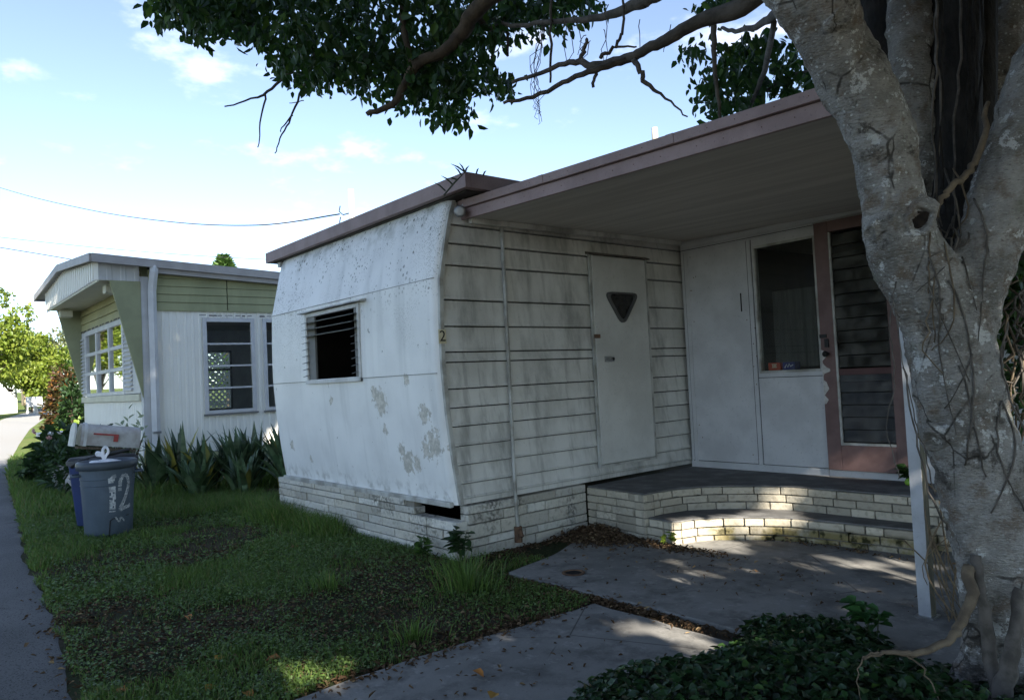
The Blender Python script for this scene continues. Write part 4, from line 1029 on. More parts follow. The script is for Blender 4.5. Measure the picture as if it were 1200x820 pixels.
m = MB(); m.add(ringA+ringB, [(i, (i+1) % n, n+(i+1) % n, n+i) for i in range(n)]+[tuple(range(n))[::-1], tuple(range(n, 2*n))]); m.build('front_band', TRIMW, MBX)
toc = sde if sde.dot(ev) > 0 else -sde
m = MB(); f0 = pc+toc*.122
def flag_pt(u, v, o): return f0+ax3*u+upv*v+toc*o
for (u0, v0, u1, v1) in ((-.20, .008, .07, .028), (.02, -.06, .07, .007)): m.hexa([flag_pt(u0, v0, 0), flag_pt(u1, v0, 0), flag_pt(u1, v0, .006), flag_pt(u0, v0, .006), flag_pt(u0, v1, 0), flag_pt(u1, v1, 0), flag_pt(u1, v1, .006), flag_pt(u0, v1, .006)])
m.build('flag', mat('faded_red', (.40, .06, .055), (.30, .06, .05), 12, rough=.5), MBX)
m = MB(); b = pc-upv*.135; m.hexa([b-ax3*.33-sde*.07-upv*.03, b+ax3*.30-sde*.07-upv*.03, b+ax3*.30+sde*.07-upv*.03, b-ax3*.33+sde*.07-upv*.03, b-ax3*.33-sde*.07, b+ax3*.30-sde*.07, b+ax3*.30+sde*.07, b-ax3*.33+sde*.07])
m.box(pc.x-.05, pc.x+.05, pc.y-.05, pc.y+.05, 0, pc.z-.18); m.build('post', mat('grey_wood', (.16, .13, .10), (.1, .08, .06), 8, vscale=(5, 5, .5), rough=.9), MBX)

# ================================================================== garden plants on the lawn side
SANS = NT('sword_leaf'); 
c_ = SANS.mix(SANS.ramp(SANS.noise(7, 4, .6, (1, 1, 2.2)), .4, .62), (.065, .12, .055), (.13, .19, .10))
isl = SANS.math('FRACT', SANS.math('MULTIPLY', SANS.island(), 13.3)); c_ = SANS.mix(SANS.ramp(isl, .93, .95), c_, (.36, .32, .06)); c_ = SANS.bright(c_, SANS.ramp(SANS.island(), 0, 1, .5, 1.1))
SANSM = SANS.done(c_, .38, .45)
def sword_plant(loc, seed, n=15, hmax=1.0, label='', dead=0):
    r = random.Random(seed)
    T = thing('sword_leaf_plant', loc, label, 'plant', 'sword leaved plants along the white wall')
    m = MB()
    for k in range(n):
        a = r.uniform(0, 6.283); H = hmax*r.uniform(.5, 1.0); lean = r.uniform(.05, 1.0)*(1.15-.5*H/hmax); w = r.uniform(.026, .046)*(.7+.5*H)
        d = Vector((math.cos(a), math.sin(a), 0)); s_ = Vector((-d.y, d.x, 0)); b = Vector(loc)+d*r.uniform(0, .10)+s_*r.uniform(-.06, .06)
        pts = []; nseg = 7
        for i in range(nseg+1):
            t = i/nseg; out = lean*H*(t**1.6); z = H*(t-.35*lean*t*t*t)
            p = b+d*out+Vector((0, 0, z)); ww = w*(.55+1.5*t*(1-t)*1.5)*(1 if t < .6 else max(.02, 1-((t-.6)/.4)**1.5))
            tw = s_*math.cos(.5*t*r.choice((-1, 1)))
            pts += [p-s_*ww, p-d*(-.25*ww)+Vector((0, 0, -.12*ww)), p+s_*ww]
        m.add(pts, [q for i in range(nseg) for q in ((i*3, i*3+1, i*3+4, i*3+3), (i*3+1, i*3+2, i*3+5, i*3+4))])
    m.build('foliage', SANSM, T, smooth=True)
    return T
sw = [(-10.55, 2.66, 1, 17, .95, 'sword leaved plant nearest the downspout of the olive and white home'),
      (-10.35, 2.95, 2, 20, 1.12, 'tallest sword leaved plant by the white wall left of its window'),
      (-10.2, 3.25, 3, 20, .95, 'sword leaved plant under the left half of the neighbouring window'),
      (-10.05, 3.55, 4, 20, 1.05, 'broad sword leaved clump in the middle of the row under the window'),
      (-10.15, 3.85, 8, 18, 1.05, 'sword leaved plant at the back of the row against the white wall'),
      (-9.75, 2.95, 5, 16, .7, 'low spreading sword leaved plant at the front of the row'),
      (-9.5, 3.45, 6, 16, .72, 'short sword leaved plant at the front right of the row'),
      (-9.35, 3.95, 7, 20, 1.05, 'sword leaved plant with yellowing blades beside the trailer skirting'),
      (-9.9, 4.2, 9, 18, 1.1, 'sword leaved plant in the shade behind the trailer corner')]
for x, y, sd_, n, h, lab in sw: sword_plant((x, y, 0), sd_, n+24, h*.93, lab)

def shrub(name, loc, rx, rz, n, mtl, label, cat, L=.09, Wd=.045, seed=0, group=None, stems=6, stem_m=None, shell=.55, hang=.2):
    T = thing(name, loc, label, cat, group); g = np.random.default_rng(seed)
    d = unit(g.normal(size=(n, 3))); d[:, 2] = np.abs(d[:, 2])*1.0-.15
    k = 1+.35*np.array([mnoise.noise(Vector(q)*2.2+Vector((seed, 0, 0))) for q in d])
    rad = (g.uniform(shell**3, 1, n)**(1/3))*k
    P = np.array(loc)+np.stack([d[:, 0]*rx*rad, d[:, 1]*rx*rad, rz*.12+np.maximum(d[:, 2]*rz*rad, 0)+g.uniform(0, .05, n)], 1)
    D = unit(d+g.normal(size=(n, 3))*.6+np.array([0, 0, -hang])); N = unit(np.array([[0, 0, 1.]])+g.normal(size=(n, 3))*.5)
    V, F = leaves(P, D, N, g.uniform(.7, 1.25, n)*L, g.uniform(.7, 1.2, n)*Wd)
    npobj('foliage', V, F, mtl, T)
    m = MB()
    for i in range(stems):
        a = g.uniform(0, 6.28); q = Vector(loc)+Vector((math.cos(a)*rx*.6, math.sin(a)*rx*.6, rz*.7))
        m.tube([Vector(loc), Vector(loc)*.5+q*.5+Vector((0, 0, rz*.12)), q], [.014*rz+.006, .010*rz+.004, .004], 6)
    m.build('stem', stem_m or BARKD, T)
    return T
BARKD = mat('dark_stem', (.10, .075, .05), (.06, .045, .03), 10, rough=.9)
DKLEAF = leafmat('dark_shrub_leaf', (.018, .04, .014), (.035, .075, .02), .2)
MIDLEAF = leafmat('mid_leaf', (.04, .09, .02), (.08, .15, .03), .3)
LIME = leafmat('lime_leaf', (.16, .24, .03), (.24, .30, .05), .35)
CROT = leafmat('croton_leaf', (.085, .035, .02), (.05, .06, .015), .3, third=(.26, .12, .03))
YELG = leafmat('sunny_leaf', (.11, .17, .02), (.22, .26, .04), .35)
OLVG = leafmat('grey_green_leaf', (.10, .13, .05), (.18, .19, .08), .3)
shrub('low_shrub', (-14.2, 2.25, 0), .62, .62, 900, DKLEAF, 'low dark shrub sprawling over the road edge left of the rubble border', 'shrub', .16, .08, 1)
shrub('low_shrub', (-12.6, 2.5, 0), .75, .85, 900, DKLEAF, 'dark leafy shrub below the front window behind the mailbox', 'shrub', .15, .06, 2)
shrub('low_shrub', (-16.4, 2.75, 0), .75, .75, 700, DKLEAF, 'dark round leaved shrub with pinkish blooms nearest the sunny path', 'shrub', .2, .13, 3)
shrub('tender_plant', (-10.9, 2.45, .0), .34, 1.2, 130, leafmat('pale_leaf', (.22, .28, .16), (.32, .36, .24), .2), 'pale leaved plant sticking up behind the tilted mailbox', 'plant', .12, .05, 5, stems=8)
shrub('lime_shrub', (-21.5, 4.0, 0), 1.0, .75, 1000, LIME, 'lime green sunlit shrub at the bend of the bright path', 'shrub', .16, .09, 6)
m = MB(); r = random.Random(3)
g_ = np.random.default_rng(9); n = 26; V = []; F = []
PK = leafmat('pink_petal', (.6, .35, .35), (.5, .28, .25), .2)
bl = [o for o in bpy.data.objects if o.name.startswith('low_shrub') and o.get('label', '').startswith('dark round')][0]
for k in range(9):
    c = np.array([-16.2, 2.3, .55])+g_.normal(size=3)*np.array([.4, .3, .12]); Vv, Ff = leaves(np.repeat(c[None], 7, 0), g_.normal(size=(7, 3))+np.array([0, 0, .4]), g_.normal(size=(7, 3)), .07, .05); npobj('bloom', Vv, Ff, PK, bl)
# rubble border
RB = MB(); r = random.Random(5)
def stone(mb, c, s_, seed):
    V = []; F = []; nu, nv = 9, 6
    for j in range(nv+1):
        for i in range(nu):
            th, ph = math.pi*j/nv, 2*math.pi*i/nu; d = Vector((math.sin(th)*math.cos(ph), math.sin(th)*math.sin(ph), math.cos(th))); k = 1+.45*mnoise.noise(d*1.6+Vector((seed*3.1, 0, 0)))
            V.append((c[0]+d.x*s_[0]*k, c[1]+d.y*s_[1]*k, c[2]+d.z*s_[2]*k))
    for j in range(nv):
        for i in range(nu): F.append((j*nu+i, (j+1)*nu+i, (j+1)*nu+(i+1) % nu, j*nu+(i+1) % nu))
    mb.add(V, F)
for i in range(64):
    t = i/63; x = -13.2+t*3.0; y = 1.98+.25*t+r.uniform(-.08, .08); stone(RB, (x, y, .06+r.choice((0, .1, .19))*(1 if t < .75 else .5)), (r.uniform(.09, .16), r.uniform(.08, .12), r.uniform(.05, .09)), i)
tag(RB.build('rubble_border', mat('pale_rubble', (.45, .43, .40), (.25, .24, .22), 9, rough=.9, bump=.4, bscale=30, isl=.2)), 'low border of pale rubble stones edging the plants behind the bins', 'stone border')
m = MB(); m.box(-17.6, -17.0, 2.35, 2.75, 0, .58); m.box(-17.68, -16.92, 2.28, 2.82, .582, .70); tag(m.build('white_planter', TRIMW, bevel=.015), 'white block planter at the far left corner of the olive and white home', 'planter')
# ================================================================== the big fig tree
FT = thing('fig_tree', (-1.1, 3.15, 0), 'massive grey many stemmed fig tree leaning over the porch with hanging roots', 'tree')
def limb(pix, n=6):
    """(x, y, width px, depth m) centreline samples -> points and radii"""
    P = [(*at(x, y, t), w*.445*t/FPX) for x, y, w, t in pix]
    q = smooth_path(P, n); return [tuple(p[:3]) for p in q], list(q[:, 3])
TB = MB()
trunk_px = [(1195, 905, 190, 2.95), (1187, 835, 128, 2.93), (1180, 770, 112, 2.9), (1178, 700, 104, 2.88), (1164, 620, 108, 2.86), (1145, 540, 110, 2.85), (1123, 465, 108, 2.84), (1114, 405, 108, 2.84), (1108, 350, 122, 2.85)]
LIMBS = dict(
 trunk=trunk_px,
 left=[(1121, 430, 90, 2.84), (1096, 350, 100, 2.82), (1058, 285, 88, 2.78), (1043, 215, 80, 2.75), (1023, 140, 82, 2.72), (990, 70, 88, 2.68), (952, 5, 94, 2.63), (905, -70, 90, 2.6), (850, -160, 80, 2.6), (780, -300, 70, 2.7)],
 mid=[(1118, 400, 60, 2.98), (1092, 300, 58, 3.05), (1082, 215, 52, 3.1), (1072, 120, 48, 3.12), (1067, 40, 52, 3.15), (1064, -50, 54, 3.2), (1050, -220, 50, 3.3)],
 right=[(1120, 420, 80, 2.84), (1138, 350, 84, 2.80), (1166, 265, 82, 2.76), (1195, 180, 82, 2.72), (1222, 95, 84, 2.7), (1246, 10, 84, 2.68), (1275, -90, 80, 2.7), (1310, -230, 70, 2.8)],
 rear=[(1130, 390, 66, 3.1), (1150, 280, 62, 3.3), (1165, 150, 60, 3.4), (1172, 50, 58, 3.45), (1177, -60, 56, 3.5), (1180, -220, 50, 3.6)],
 flute1=[(1160, 840, 50, 2.8), (1146, 760, 34, 2.78), (1140, 690, 30, 2.80), (1133, 610, 36, 2.80), (1118, 520, 36, 2.80), (1098, 440, 40, 2.80)],
 flute2=[(1240, 850, 60, 2.82), (1205, 740, 44, 2.78), (1192, 640, 44, 2.76), (1174, 540, 46, 2.76), (1150, 450, 44, 2.76), (1138, 390, 40, 2.76)],
 root1=[(1100, 850, 22, 2.7), (1128, 806, 34, 2.78), (1150, 765, 44, 2.85)],
 root2=[(1200, 880, 40, 2.6), (1192, 820, 46, 2.7), (1185, 760, 50, 2.8)],
 burl=[(1040, 268, 40, 2.70), (1052, 250, 50, 2.73), (1068, 262, 44, 2.75)],
)
for k, px_ in LIMBS.items():
    P, Rr = limb(px_); TB.tube(P, Rr, 14, flat=1.0)
tmp = TB.build('tmp_trunk', BARK)
rm = tmp.modifiers.new('r', 'REMESH'); rm.mode = 'VOXEL'; rm.voxel_size = .012
sm = tmp.modifiers.new('s', 'SMOOTH'); sm.factor = .5; sm.iterations = 5
bpy.context.view_layer.update()
me = bpy.data.meshes.new_from_object(tmp.evaluated_get(bpy.context.evaluated_depsgraph_get()))
bpy.data.objects.remove(tmp)
nv = len(me.vertices); co = np.empty(nv*3); me.vertices.foreach_get('co', co); co = co.reshape(-1, 3)
no = np.empty(nv*3); me.vertices.foreach_get('normal', no); no = no.reshape(-1, 3)
hp = at(1077, 256, 2.72)
disp = np.array([.018*mnoise.noise(Vector(p)*5)+.010*mnoise.noise(Vector(p)*13)+.006*mnoise.noise(Vector((p[0]*26, p[1]*26, p[2]*40)))+.0035*mnoise.noise(Vector((p[0]*50, p[1]*50, p[2]*90)))-.022*max(0, mnoise.noise(Vector((p[0]*9, p[1]*9, p[2]*5)))-.28)*2 for p in co])
dh = np.linalg.norm(co-hp, axis=1)
co = co+no*disp[:, None]-np.array(FT.location)
me.vertices.foreach_set('co', co.ravel()); me.polygons.foreach_set('use_smooth', [True]*len(me.polygons)); me.update()
me.materials.clear(); me.materials.append(BARK)
o = bpy.data.objects.new('trunk', me); COL.objects.link(o); o.parent = FT; trunk_o = o
_floc = Vector(FT.location); _eye = Vector(tuple(CAM))
def on_trunk(x, y, off=.0, default=2.7):
    """point of the trunk's skin seen at photo x,y, lifted off by a little"""
    d = (Vector(tuple(at(x, y, 1)))-_eye).normalized()
    hit, loc, nn, _i = trunk_o.ray_cast(_eye-_floc, d)
    if not hit or (loc+_floc-_eye).length > 4.2: return Vector(tuple(at(x, y, default))), -d
    return loc+_floc+nn*off, nn
DEEPH = mat('rotten_hollow', (.022, .016, .012), (.008, .006, .005), 60, rough=.95)
# knot hole collar
kx, kn = on_trunk(1077, 256, .004); kd = (kn*.6+(_eye-kx).normalized()*.8).normalized(); ku = kd.orthogonal().normalized(); kv = kd.cross(ku)
prof = [(.075, -.03), (.062, .004), (.052, .022), (.042, .022), (.034, .008), (.026, -.008)]
m = MB(); m.add([kx+(ku*math.cos(a)+kv*math.sin(a))*rr_*(1+.14*math.sin(2*a+.6)+.08*math.sin(5*a)+.05*math.sin(9*a))+kd*h for rr_, h in prof for a in [2*math.pi*k/20 for k in range(20)]], [(i*20+k, i*20+(k+1) % 20, (i+1)*20+(k+1) % 20, (i+1)*20+k) for i in range(5) for k in range(20)])
kh = m.build('knot_collar', BARK, FT, smooth=True)
m = MB(); m.add([kx+(ku*math.cos(a)*1.1+kv*math.sin(a))*.029*(1+.15*math.sin(3*a))+kd*.004 for a in [2*math.pi*k/20 for k in range(20)]], [tuple(range(20))]); m.build('hollow', DEEPH, kh)
for (sx, sy, sr) in ((985, 20, .032), (1028, 236, .04), (1022, 272, .03), (1095, 515, .045)):
    c, nn = on_trunk(sx, sy, .0); u_ = nn.orthogonal().normalized(); v_ = nn.cross(u_); m = MB()
    pr = [(sr*1.5, -.012), (sr*1.15, .008), (sr*.9, .012), (sr*.6, .002), (sr*.25, .004), (.001, .006)]
    m.add([c+(u_*math.cos(a)*1.25+v_*math.sin(a)*.85)*q*(1+.12*math.sin(3*a+sx))+nn*h for q, h in pr for a in [2*math.pi*k/16 for k in range(16)]], [(i*16+k, i*16+(k+1) % 16, (i+1)*16+(k+1) % 16, (i+1)*16+k) for i in range(5) for k in range(16)])
    m.build('branch_scar', BARK, FT, smooth=True)

def jitter_path(P, amp, n=4, seed=0):
    q = smooth_path(P, n); r = np.random.default_rng(seed); q = np.array(q); q[1:-1, :3] += r.normal(size=(len(q)-2, 3))*amp; return q
BRK = mat('dark_branch_bark', (.11, .095, .08), (.055, .048, .04), 14, rough=.9, bump=.6, bscale=60, bdist=.01)
BRK2 = mat('brown_branch_bark', (.10, .075, .05), (.055, .042, .03), 14, rough=.9, bump=.5, bscale=60, bdist=.01)
def branch(pix, mtl=None, seed=0, amp=.003, name='branch'):
    P = [(*at(x, y, t), w*.5*t/FPX) for x, y, w, t in pix]
    q = jitter_path(P, amp, 5, seed); m = MB(); m.tube([tuple(p[:3]) for p in q], [max(.0015, v) for v in q[:, 3]], 7)
    return m.build(name, mtl or BRK, FT, smooth=True)
branch([(915, -30, 26, 2.9), (870, 8, 24, 3.0), (821, 25, 17, 3.1), (787, 44, 15, 3.15), (758, 58, 12, 3.2), (733, 69, 12, 3.25), (700, 77, 10, 3.3), (679, 73, 8, 3.35), (655, 77, 6, 3.4), (600, 97, 4, 3.5)], seed=1)
branch([(733, 70, 9, 3.25), (704, 80, 8, 3.2), (667, 94, 6, 3.2), (625, 114, 5, 3.2), (590, 121, 3.5, 3.2)], seed=2)
branch([(680, 73, 6, 3.35), (684, 58, 5, 3.35), (688, 46, 4, 3.35)], seed=3)
branch([(704, 68, 5, 3.3), (721, 54, 4, 3.32), (729, 37, 3.5, 3.35), (731, 0, 3, 3.4), (735, -40, 3, 3.5)], seed=4, amp=.005)
branch([(721, 55, 3, 3.32), (746, 55, 2, 3.3)], seed=5)
branch([(742, 70, 7, 3.22), (750, 84, 6, 3.2), (758, 98, 5.5, 3.2), (780, 116, 3, 3.2), (806, 137, 1.8, 3.2)], seed=6, amp=.004)
branch([(700, 80, 5, 3.3), (697, 92, 4, 3.3), (695, 102, 3.5, 3.3)], seed=7)
branch([(858, -40, 22, 3.1), (800, -20, 18, 3.4), (764, -2, 16, 3.6), (746, 5, 14, 3.7), (704, 21, 9, 4.0), (650, 25, 6, 4.4), (600, 30, 5, 4.9), (560, 15, 4, 5.3)], seed=8)
branch([(700, -120, 20, 4.2), (610, -30, 20, 4.6), (557, 13, 20, 4.9), (543, 37, 18, 5.0), (520, 60, 14, 5.0), (490, 74, 13, 5.05), (473, 100, 10, 5.1), (460, 122, 8, 5.1), (430, 134, 5.5, 5.1)], BRK2, 9)
branch([(472, -40, 8, 5.2), (473, 30, 8, 5.15), (484, 78, 6, 5.1)], BRK2, 10)
branch([(557, 13, 8, 4.9), (575, 35, 6, 5.2), (600, 10, 5, 5.4)], BRK2, 11)
branch([(420, 20, 5, 5.6), (360, 72, 4, 5.7), (340, 85, 3.6, 5.7), (313, 108, 3.2, 5.7), (293, 117, 2.2, 5.7), (263, 125, 1.6, 5.7)], seed=12, amp=.004)
branch([(313, 108, 2.6, 5.7), (306, 135, 2, 5.7), (302, 173, 1.2, 5.7)], seed=13, amp=.004)
branch([(400, 30, 4.5, 5.8), (370, 72, 3.6, 5.8), (357, 97, 3, 5.8), (343, 133, 2.4, 5.8), (331, 158, 1.8, 5.8), (322, 180, 1.2, 5.8)], seed=14, amp=.004)
branch([(343, 135, 2, 5.8), (330, 150, 1.4, 5.8), (329, 155, 1, 5.8)], seed=15)
branch([(356, 118, 1.2, 5.8), (339, 121, .9, 5.8)], seed=16)
branch([(925, 5, 14, 2.9), (904, 21, 11, 3.2), (880, 33, 7, 3.5), (858, 36, 5, 3.8), (846, 33, 4, 4.0)], seed=17)
branch([(837, 20, 8, 3.3), (836, 60, 6, 3.3), (840, 105, 4.5, 3.3), (844, 138, 3.5, 3.3)], seed=18)
branch([(907, 26, 7, 3.2), (900, 65, 7, 4.2), (892, 95, 6, 5.0), (879, 126, 4, 5.5)], seed=19)
branch([(960, 80, 3, 5.0), (925, 90, 3, 5.4), (880, 118, 2.5, 5.6)], seed=20)
branch([(646, -20, 3.2, 4.4), (645.5, 40, 3.4, 4.4), (645, 97, 2.6, 4.4)], seed=21, name='aerial_root')
branch([(594, 20, 4, 5.2), (595, 66, 3, 5.2)], seed=22, name='aerial_root')
branch([(577, 30, 3, 5.2), (577, 68, 2, 5.2)], seed=23, name='aerial_root')
for k in range(7): branch([(636+k*.7, 30, .9, 4.4), (632-k*1.3, 70, .8, 4.4), (626+((k*7) % 5)*1.6, 105+k*2, .7, 4.4), (628+((k*5) % 9), 128+k*3, .5, 4.4)], seed=30+k, amp=.012, name='aerial_root')
r = random.Random(8)
for k in range(9):
    x = r.uniform(660, 800); branch([(x, r.uniform(0, 50), 1.1, 3.4), (x+r.uniform(-12, 12), 60+r.uniform(0, 20), .8, 3.4)], seed=50+k, amp=.01, name='aerial_root')
DEEP = mat('shaded_fork_bark', (.030, .027, .024), (.014, .013, .012), 14, vscale=(1, 1, .4), rough=.95, bump=.9, bscale=50, bdist=.02)  # the fork's deep shade put into the colour of inner stems and roots
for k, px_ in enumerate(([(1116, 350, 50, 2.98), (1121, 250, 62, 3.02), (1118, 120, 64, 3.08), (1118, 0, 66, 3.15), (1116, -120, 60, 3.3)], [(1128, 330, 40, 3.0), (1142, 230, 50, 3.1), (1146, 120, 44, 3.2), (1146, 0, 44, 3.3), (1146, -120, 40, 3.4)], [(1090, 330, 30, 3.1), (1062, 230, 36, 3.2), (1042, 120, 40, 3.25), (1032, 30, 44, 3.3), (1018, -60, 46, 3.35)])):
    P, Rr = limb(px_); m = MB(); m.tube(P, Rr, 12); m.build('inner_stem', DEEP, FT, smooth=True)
ROOTM = mat('tan_aerial_root', (.15, .115, .075), (.08, .06, .04), 14, rough=.8, bump=.3, bscale=60)
GREYR = mat('grey_aerial_root', (.12, .105, .09), (.055, .048, .04), 14, rough=.85, bump=.4, bscale=60)
def root(pix, mtl, seed, amp=.004, cling=False):
    if not cling: return branch(pix, mtl, seed, amp, 'aerial_root')
    r_ = random.Random(seed); P = smooth_path([(x, y, w, t) for x, y, w, t in pix], 5); q = []
    for x, y, w, t in P: q.append((*on_trunk(x+r_.uniform(-1.5, 1.5), y, w*.4*t/FPX+r_.uniform(0, .004), t)[0], w*.5*t/FPX))
    q = [v for i, v in enumerate(q) if i == 0 or (Vector(v[:3])-Vector(q[i-1][:3])).length < .25]
    if len(q) < 3: return None
    m = MB(); m.tube([v[:3] for v in q], [v[3] for v in q], 6); return m.build('aerial_root', mtl, FT, smooth=True)
root([(1158, 120, 5, 2.75), (1150, 170, 8, 2.7), (1136, 200, 8, 2.68), (1120, 214, 8, 2.66), (1104, 232, 7, 2.66), (1098, 255, 4, 2.66)], ROOTM, 60)
root([(1135, 665, 14, 2.72), (1137, 700, 13, 2.66), (1124, 735, 11, 2.6), (1105, 755, 9, 2.55), (1070, 765, 8, 2.5), (1035, 764, 5, 2.5), (1012, 772, 3, 2.5)], ROOTM, 61)
root([(1036, 764, 3, 2.5), (1018, 765, 2, 2.5), (1005, 790, 1.6, 2.5), (1010, 830, 1.2, 2.5)], ROOTM, 62)
root([(1060, 766, 2.5, 2.5), (1085, 790, 2, 2.48), (1100, 820, 1.6, 2.46)], ROOTM, 63)
root([(1143, 650, 12, 2.74), (1150, 700, 14, 2.7), (1160, 760, 16, 2.68), (1168, 830, 18, 2.62)], GREYR, 64)
root([(1195, 690, 12, 2.66), (1190, 740, 16, 2.62), (1178, 800, 22, 2.58), (1170, 850, 26, 2.56)], GREYR, 65)
root([(1050, 330, 1.6, 2.7), (1042, 380, 1.6, 2.62), (1048, 440, 1.4, 2.6), (1040, 500, 1.2, 2.6), (1054, 560, 1.2, 2.6)], GREYR, 66)
root([(1046, 345, 1.2, 2.65), (1055, 410, 1.2, 2.6), (1070, 480, 1.3, 2.6), (1085, 530, 1.4, 2.62), (1096, 580, 1.8, 2.66)], GREYR, 67)
root([(1058, 430, 2, 2.68), (1072, 510, 2.2, 2.6), (1090, 575, 2.4, 2.62), (1110, 620, 3, 2.7)], GREYR, 68)
r = random.Random(21)
for k in range(12):      # fine roots tangled in the fork and down the trunk
    x = r.uniform(1085, 1150); y = r.uniform(180, 330)
    root([(x, y, 2.6, 2.78), (x+r.uniform(-22, 22), y+r.uniform(30, 70), 2.2, 2.70), (x+r.uniform(-30, 30), y+r.uniform(70, 130), 1.8, 2.70), (x+r.uniform(-30, 40), y+r.uniform(130, 210), 1.2, 2.72)], GREYR if k % 3 else ROOTM, 80+k, .012, k % 4 != 0)
for k in range(5):
    x = r.uniform(1120, 1190); y = r.uniform(330, 620)
    root([(x, y, 2.4, 2.70), (x+r.uniform(-10, 18), y+60, 2.4, 2.68), (x+r.uniform(-14, 30), y+130, 2, 2.68)], GREYR, 120+k, .006, True)
for k in range(9):      # roots hanging inside the dark fork
    x = r.uniform(1096, 1150); root([(x, -20, 3.2, 2.96), (x+r.uniform(-4, 4), 70, 3, 2.94), (x+r.uniform(-7, 7), 160, 2.6, 2.92), (x+r.uniform(-9, 9), r.uniform(200, 300), 1.6, 2.88)], (GREYR, DEEP, DEEP)[k % 3], 200+k, .004)
for k in range(16):
    x = r.uniform(1175, 1215); y = r.uniform(260, 420)
    root([(x, y, 3, 2.95), (x+r.uniform(-10, 10), y+50, 3, 2.85), (x+r.uniform(-12, 12), y+110, 2, 2.8)], GREYR if k % 2 else ROOTM, 150+k, .02)

# ------------------------------------------------------------------ crown
FICUS = leafmat('fig_leaf', (.014, .036, .009), (.032, .075, .016), .32, .42, third=(.07, .13, .02), spec=.3)
FICUSD = FICUS
def inpoly(x, y, poly):
    c = np.zeros(len(x), bool); n = len(poly)
    for i in range(n):
        (x1, y1), (x2, y2) = poly[i], poly[i-1]
        hit = ((y1 > y) != (y2 > y)) & (x < (x2-x1)*(y-y1)/((y2-y1) if y2 != y1 else 1e-9)+x1); c ^= hit
    return c
LP, LD, LN_, LL = [], [], [], []
def sprigs(poly, n, tlo, thi, L, seed, per=7, spread=.16, keep=None):
    g = np.random.default_rng(seed); xs_ = [p[0] for p in poly]; ys_ = [p[1] for p in poly]
    x = g.uniform(min(xs_), max(xs_), n*4); y = g.uniform(min(ys_), max(ys_), n*4); k = inpoly(x, y, poly)
    if keep is not None: k &= g.random(len(x)) < keep(x, y)
    x, y = x[k][:n], y[k][:n]; t = g.uniform(tlo, thi, len(x))
    C = np.array([at(a, b, c) for a, b, c in zip(x, y, t)])
    for c in C:
        d = unit(g.normal(size=3)*np.array([1, 1, .5])+np.array([0, 0, -.3])); s = np.linspace(-.5, .5, per)[:, None]*spread*1.6
        P = c+d*s+g.normal(size=(per, 3))*.018
        D = unit(g.normal(size=(per, 3))*.55+np.array([0, 0, -.9])+d*.4)
        LP.append(P); LD.append(D); LN_.append(unit(g.normal(size=(per, 3)))); LL.append(g.uniform(.55, 1.3, per)*L)
mass = [(178, -60), (181, 6), (187, 30), (200, 26), (216, 24), (232, 42), (250, 36), (268, 24), (280, 40), (300, 48), (318, 60), (324, 82), (340, 86), (352, 92), (370, 92), (378, 76), (390, 84), (408, 92), (422, 98), (445, 96), (462, 98), (474, 112), (488, 122), (506, 132), (520, 130), (528, 148), (538, 140), (546, 128), (540, 108), (552, 98), (566, 100), (562, 84), (572, 62), (590, 52), (596, 44), (628, 40), (656, 28), (690, 16), (702, -10), (710, -60)]
sprigs(mass, 1500, 5.0, 7.2, .080, 1, 7, .15, lambda x, y: np.clip(1.15-(np.maximum(0, y)/150)*.55, .2, 1))
edge = [(300, 60), (330, 92), (370, 98), (420, 104), (480, 126), (530, 152), (548, 130), (540, 110), (598, 104), (590, 80), (540, 60), (420, 60)]
sprigs(edge, 190, 5.0, 6.6, .078, 2, 6, .14)
sprigs([(180, -20), (183, 14), (230, 44), (262, 34), (300, 50), (300, -20)], 110, 5.4, 6.4, .080, 3, 6, .14)
sprigs([(582, 96), (598, 92), (600, 104), (586, 106)], 3, 5.2, 5.4, .075, 4, 4, .12)
right_c = [(802, 55), (812, 48), (838, 62), (870, 44), (905, 42), (935, 62), (965, 82), (972, 104), (930, 118), (905, 112), (880, 128), (850, 126), (826, 134), (815, 120), (820, 92), (806, 76)]
sprigs(right_c, 190, 5.2, 6.6, .080, 5, 7, .15)
sprigs([(820, 0), (838, -10), (860, -10), (850, 10), (832, 14)], 14, 4.6, 5.4, .080, 6, 6, .14)
sprigs([(955, 80), (975, 88), (978, 112), (962, 118)], 12, 4.6, 5.2, .080, 7, 6, .12)
# dark foliage seen between and beyond the stems
sprigs([(1085, -40), (1240, -40), (1240, 520), (1165, 420), (1100, 260)], 1700, 4.2, 6.6, .09, 8, 8, .2)
sprigs([(1010, -40), (1066, -40), (1066, 170), (1052, 130), (1030, 60)], 420, 4.4, 6.0, .09, 9, 8, .2)
P1 = np.concatenate(LP); D1 = np.concatenate(LD); N1 = np.concatenate(LN_); L1 = np.concatenate(LL)
# unseen rest of the crown, set sunward of the trunk for shade, bigger clusters
g = np.random.default_rng(44)
nc = 7000; d = unit(g.normal(size=(nc, 3))); rad = g.uniform(.25**3, 1, nc)**(1/3)
bumpy = np.array([1+.22*mnoise.noise(Vector(q)*2.5) for q in d])
C = np.array([3.4, 1.4, 8.2])+d*(rad*bumpy)[:, None]*np.array([5.6, 8.8, 6.0])
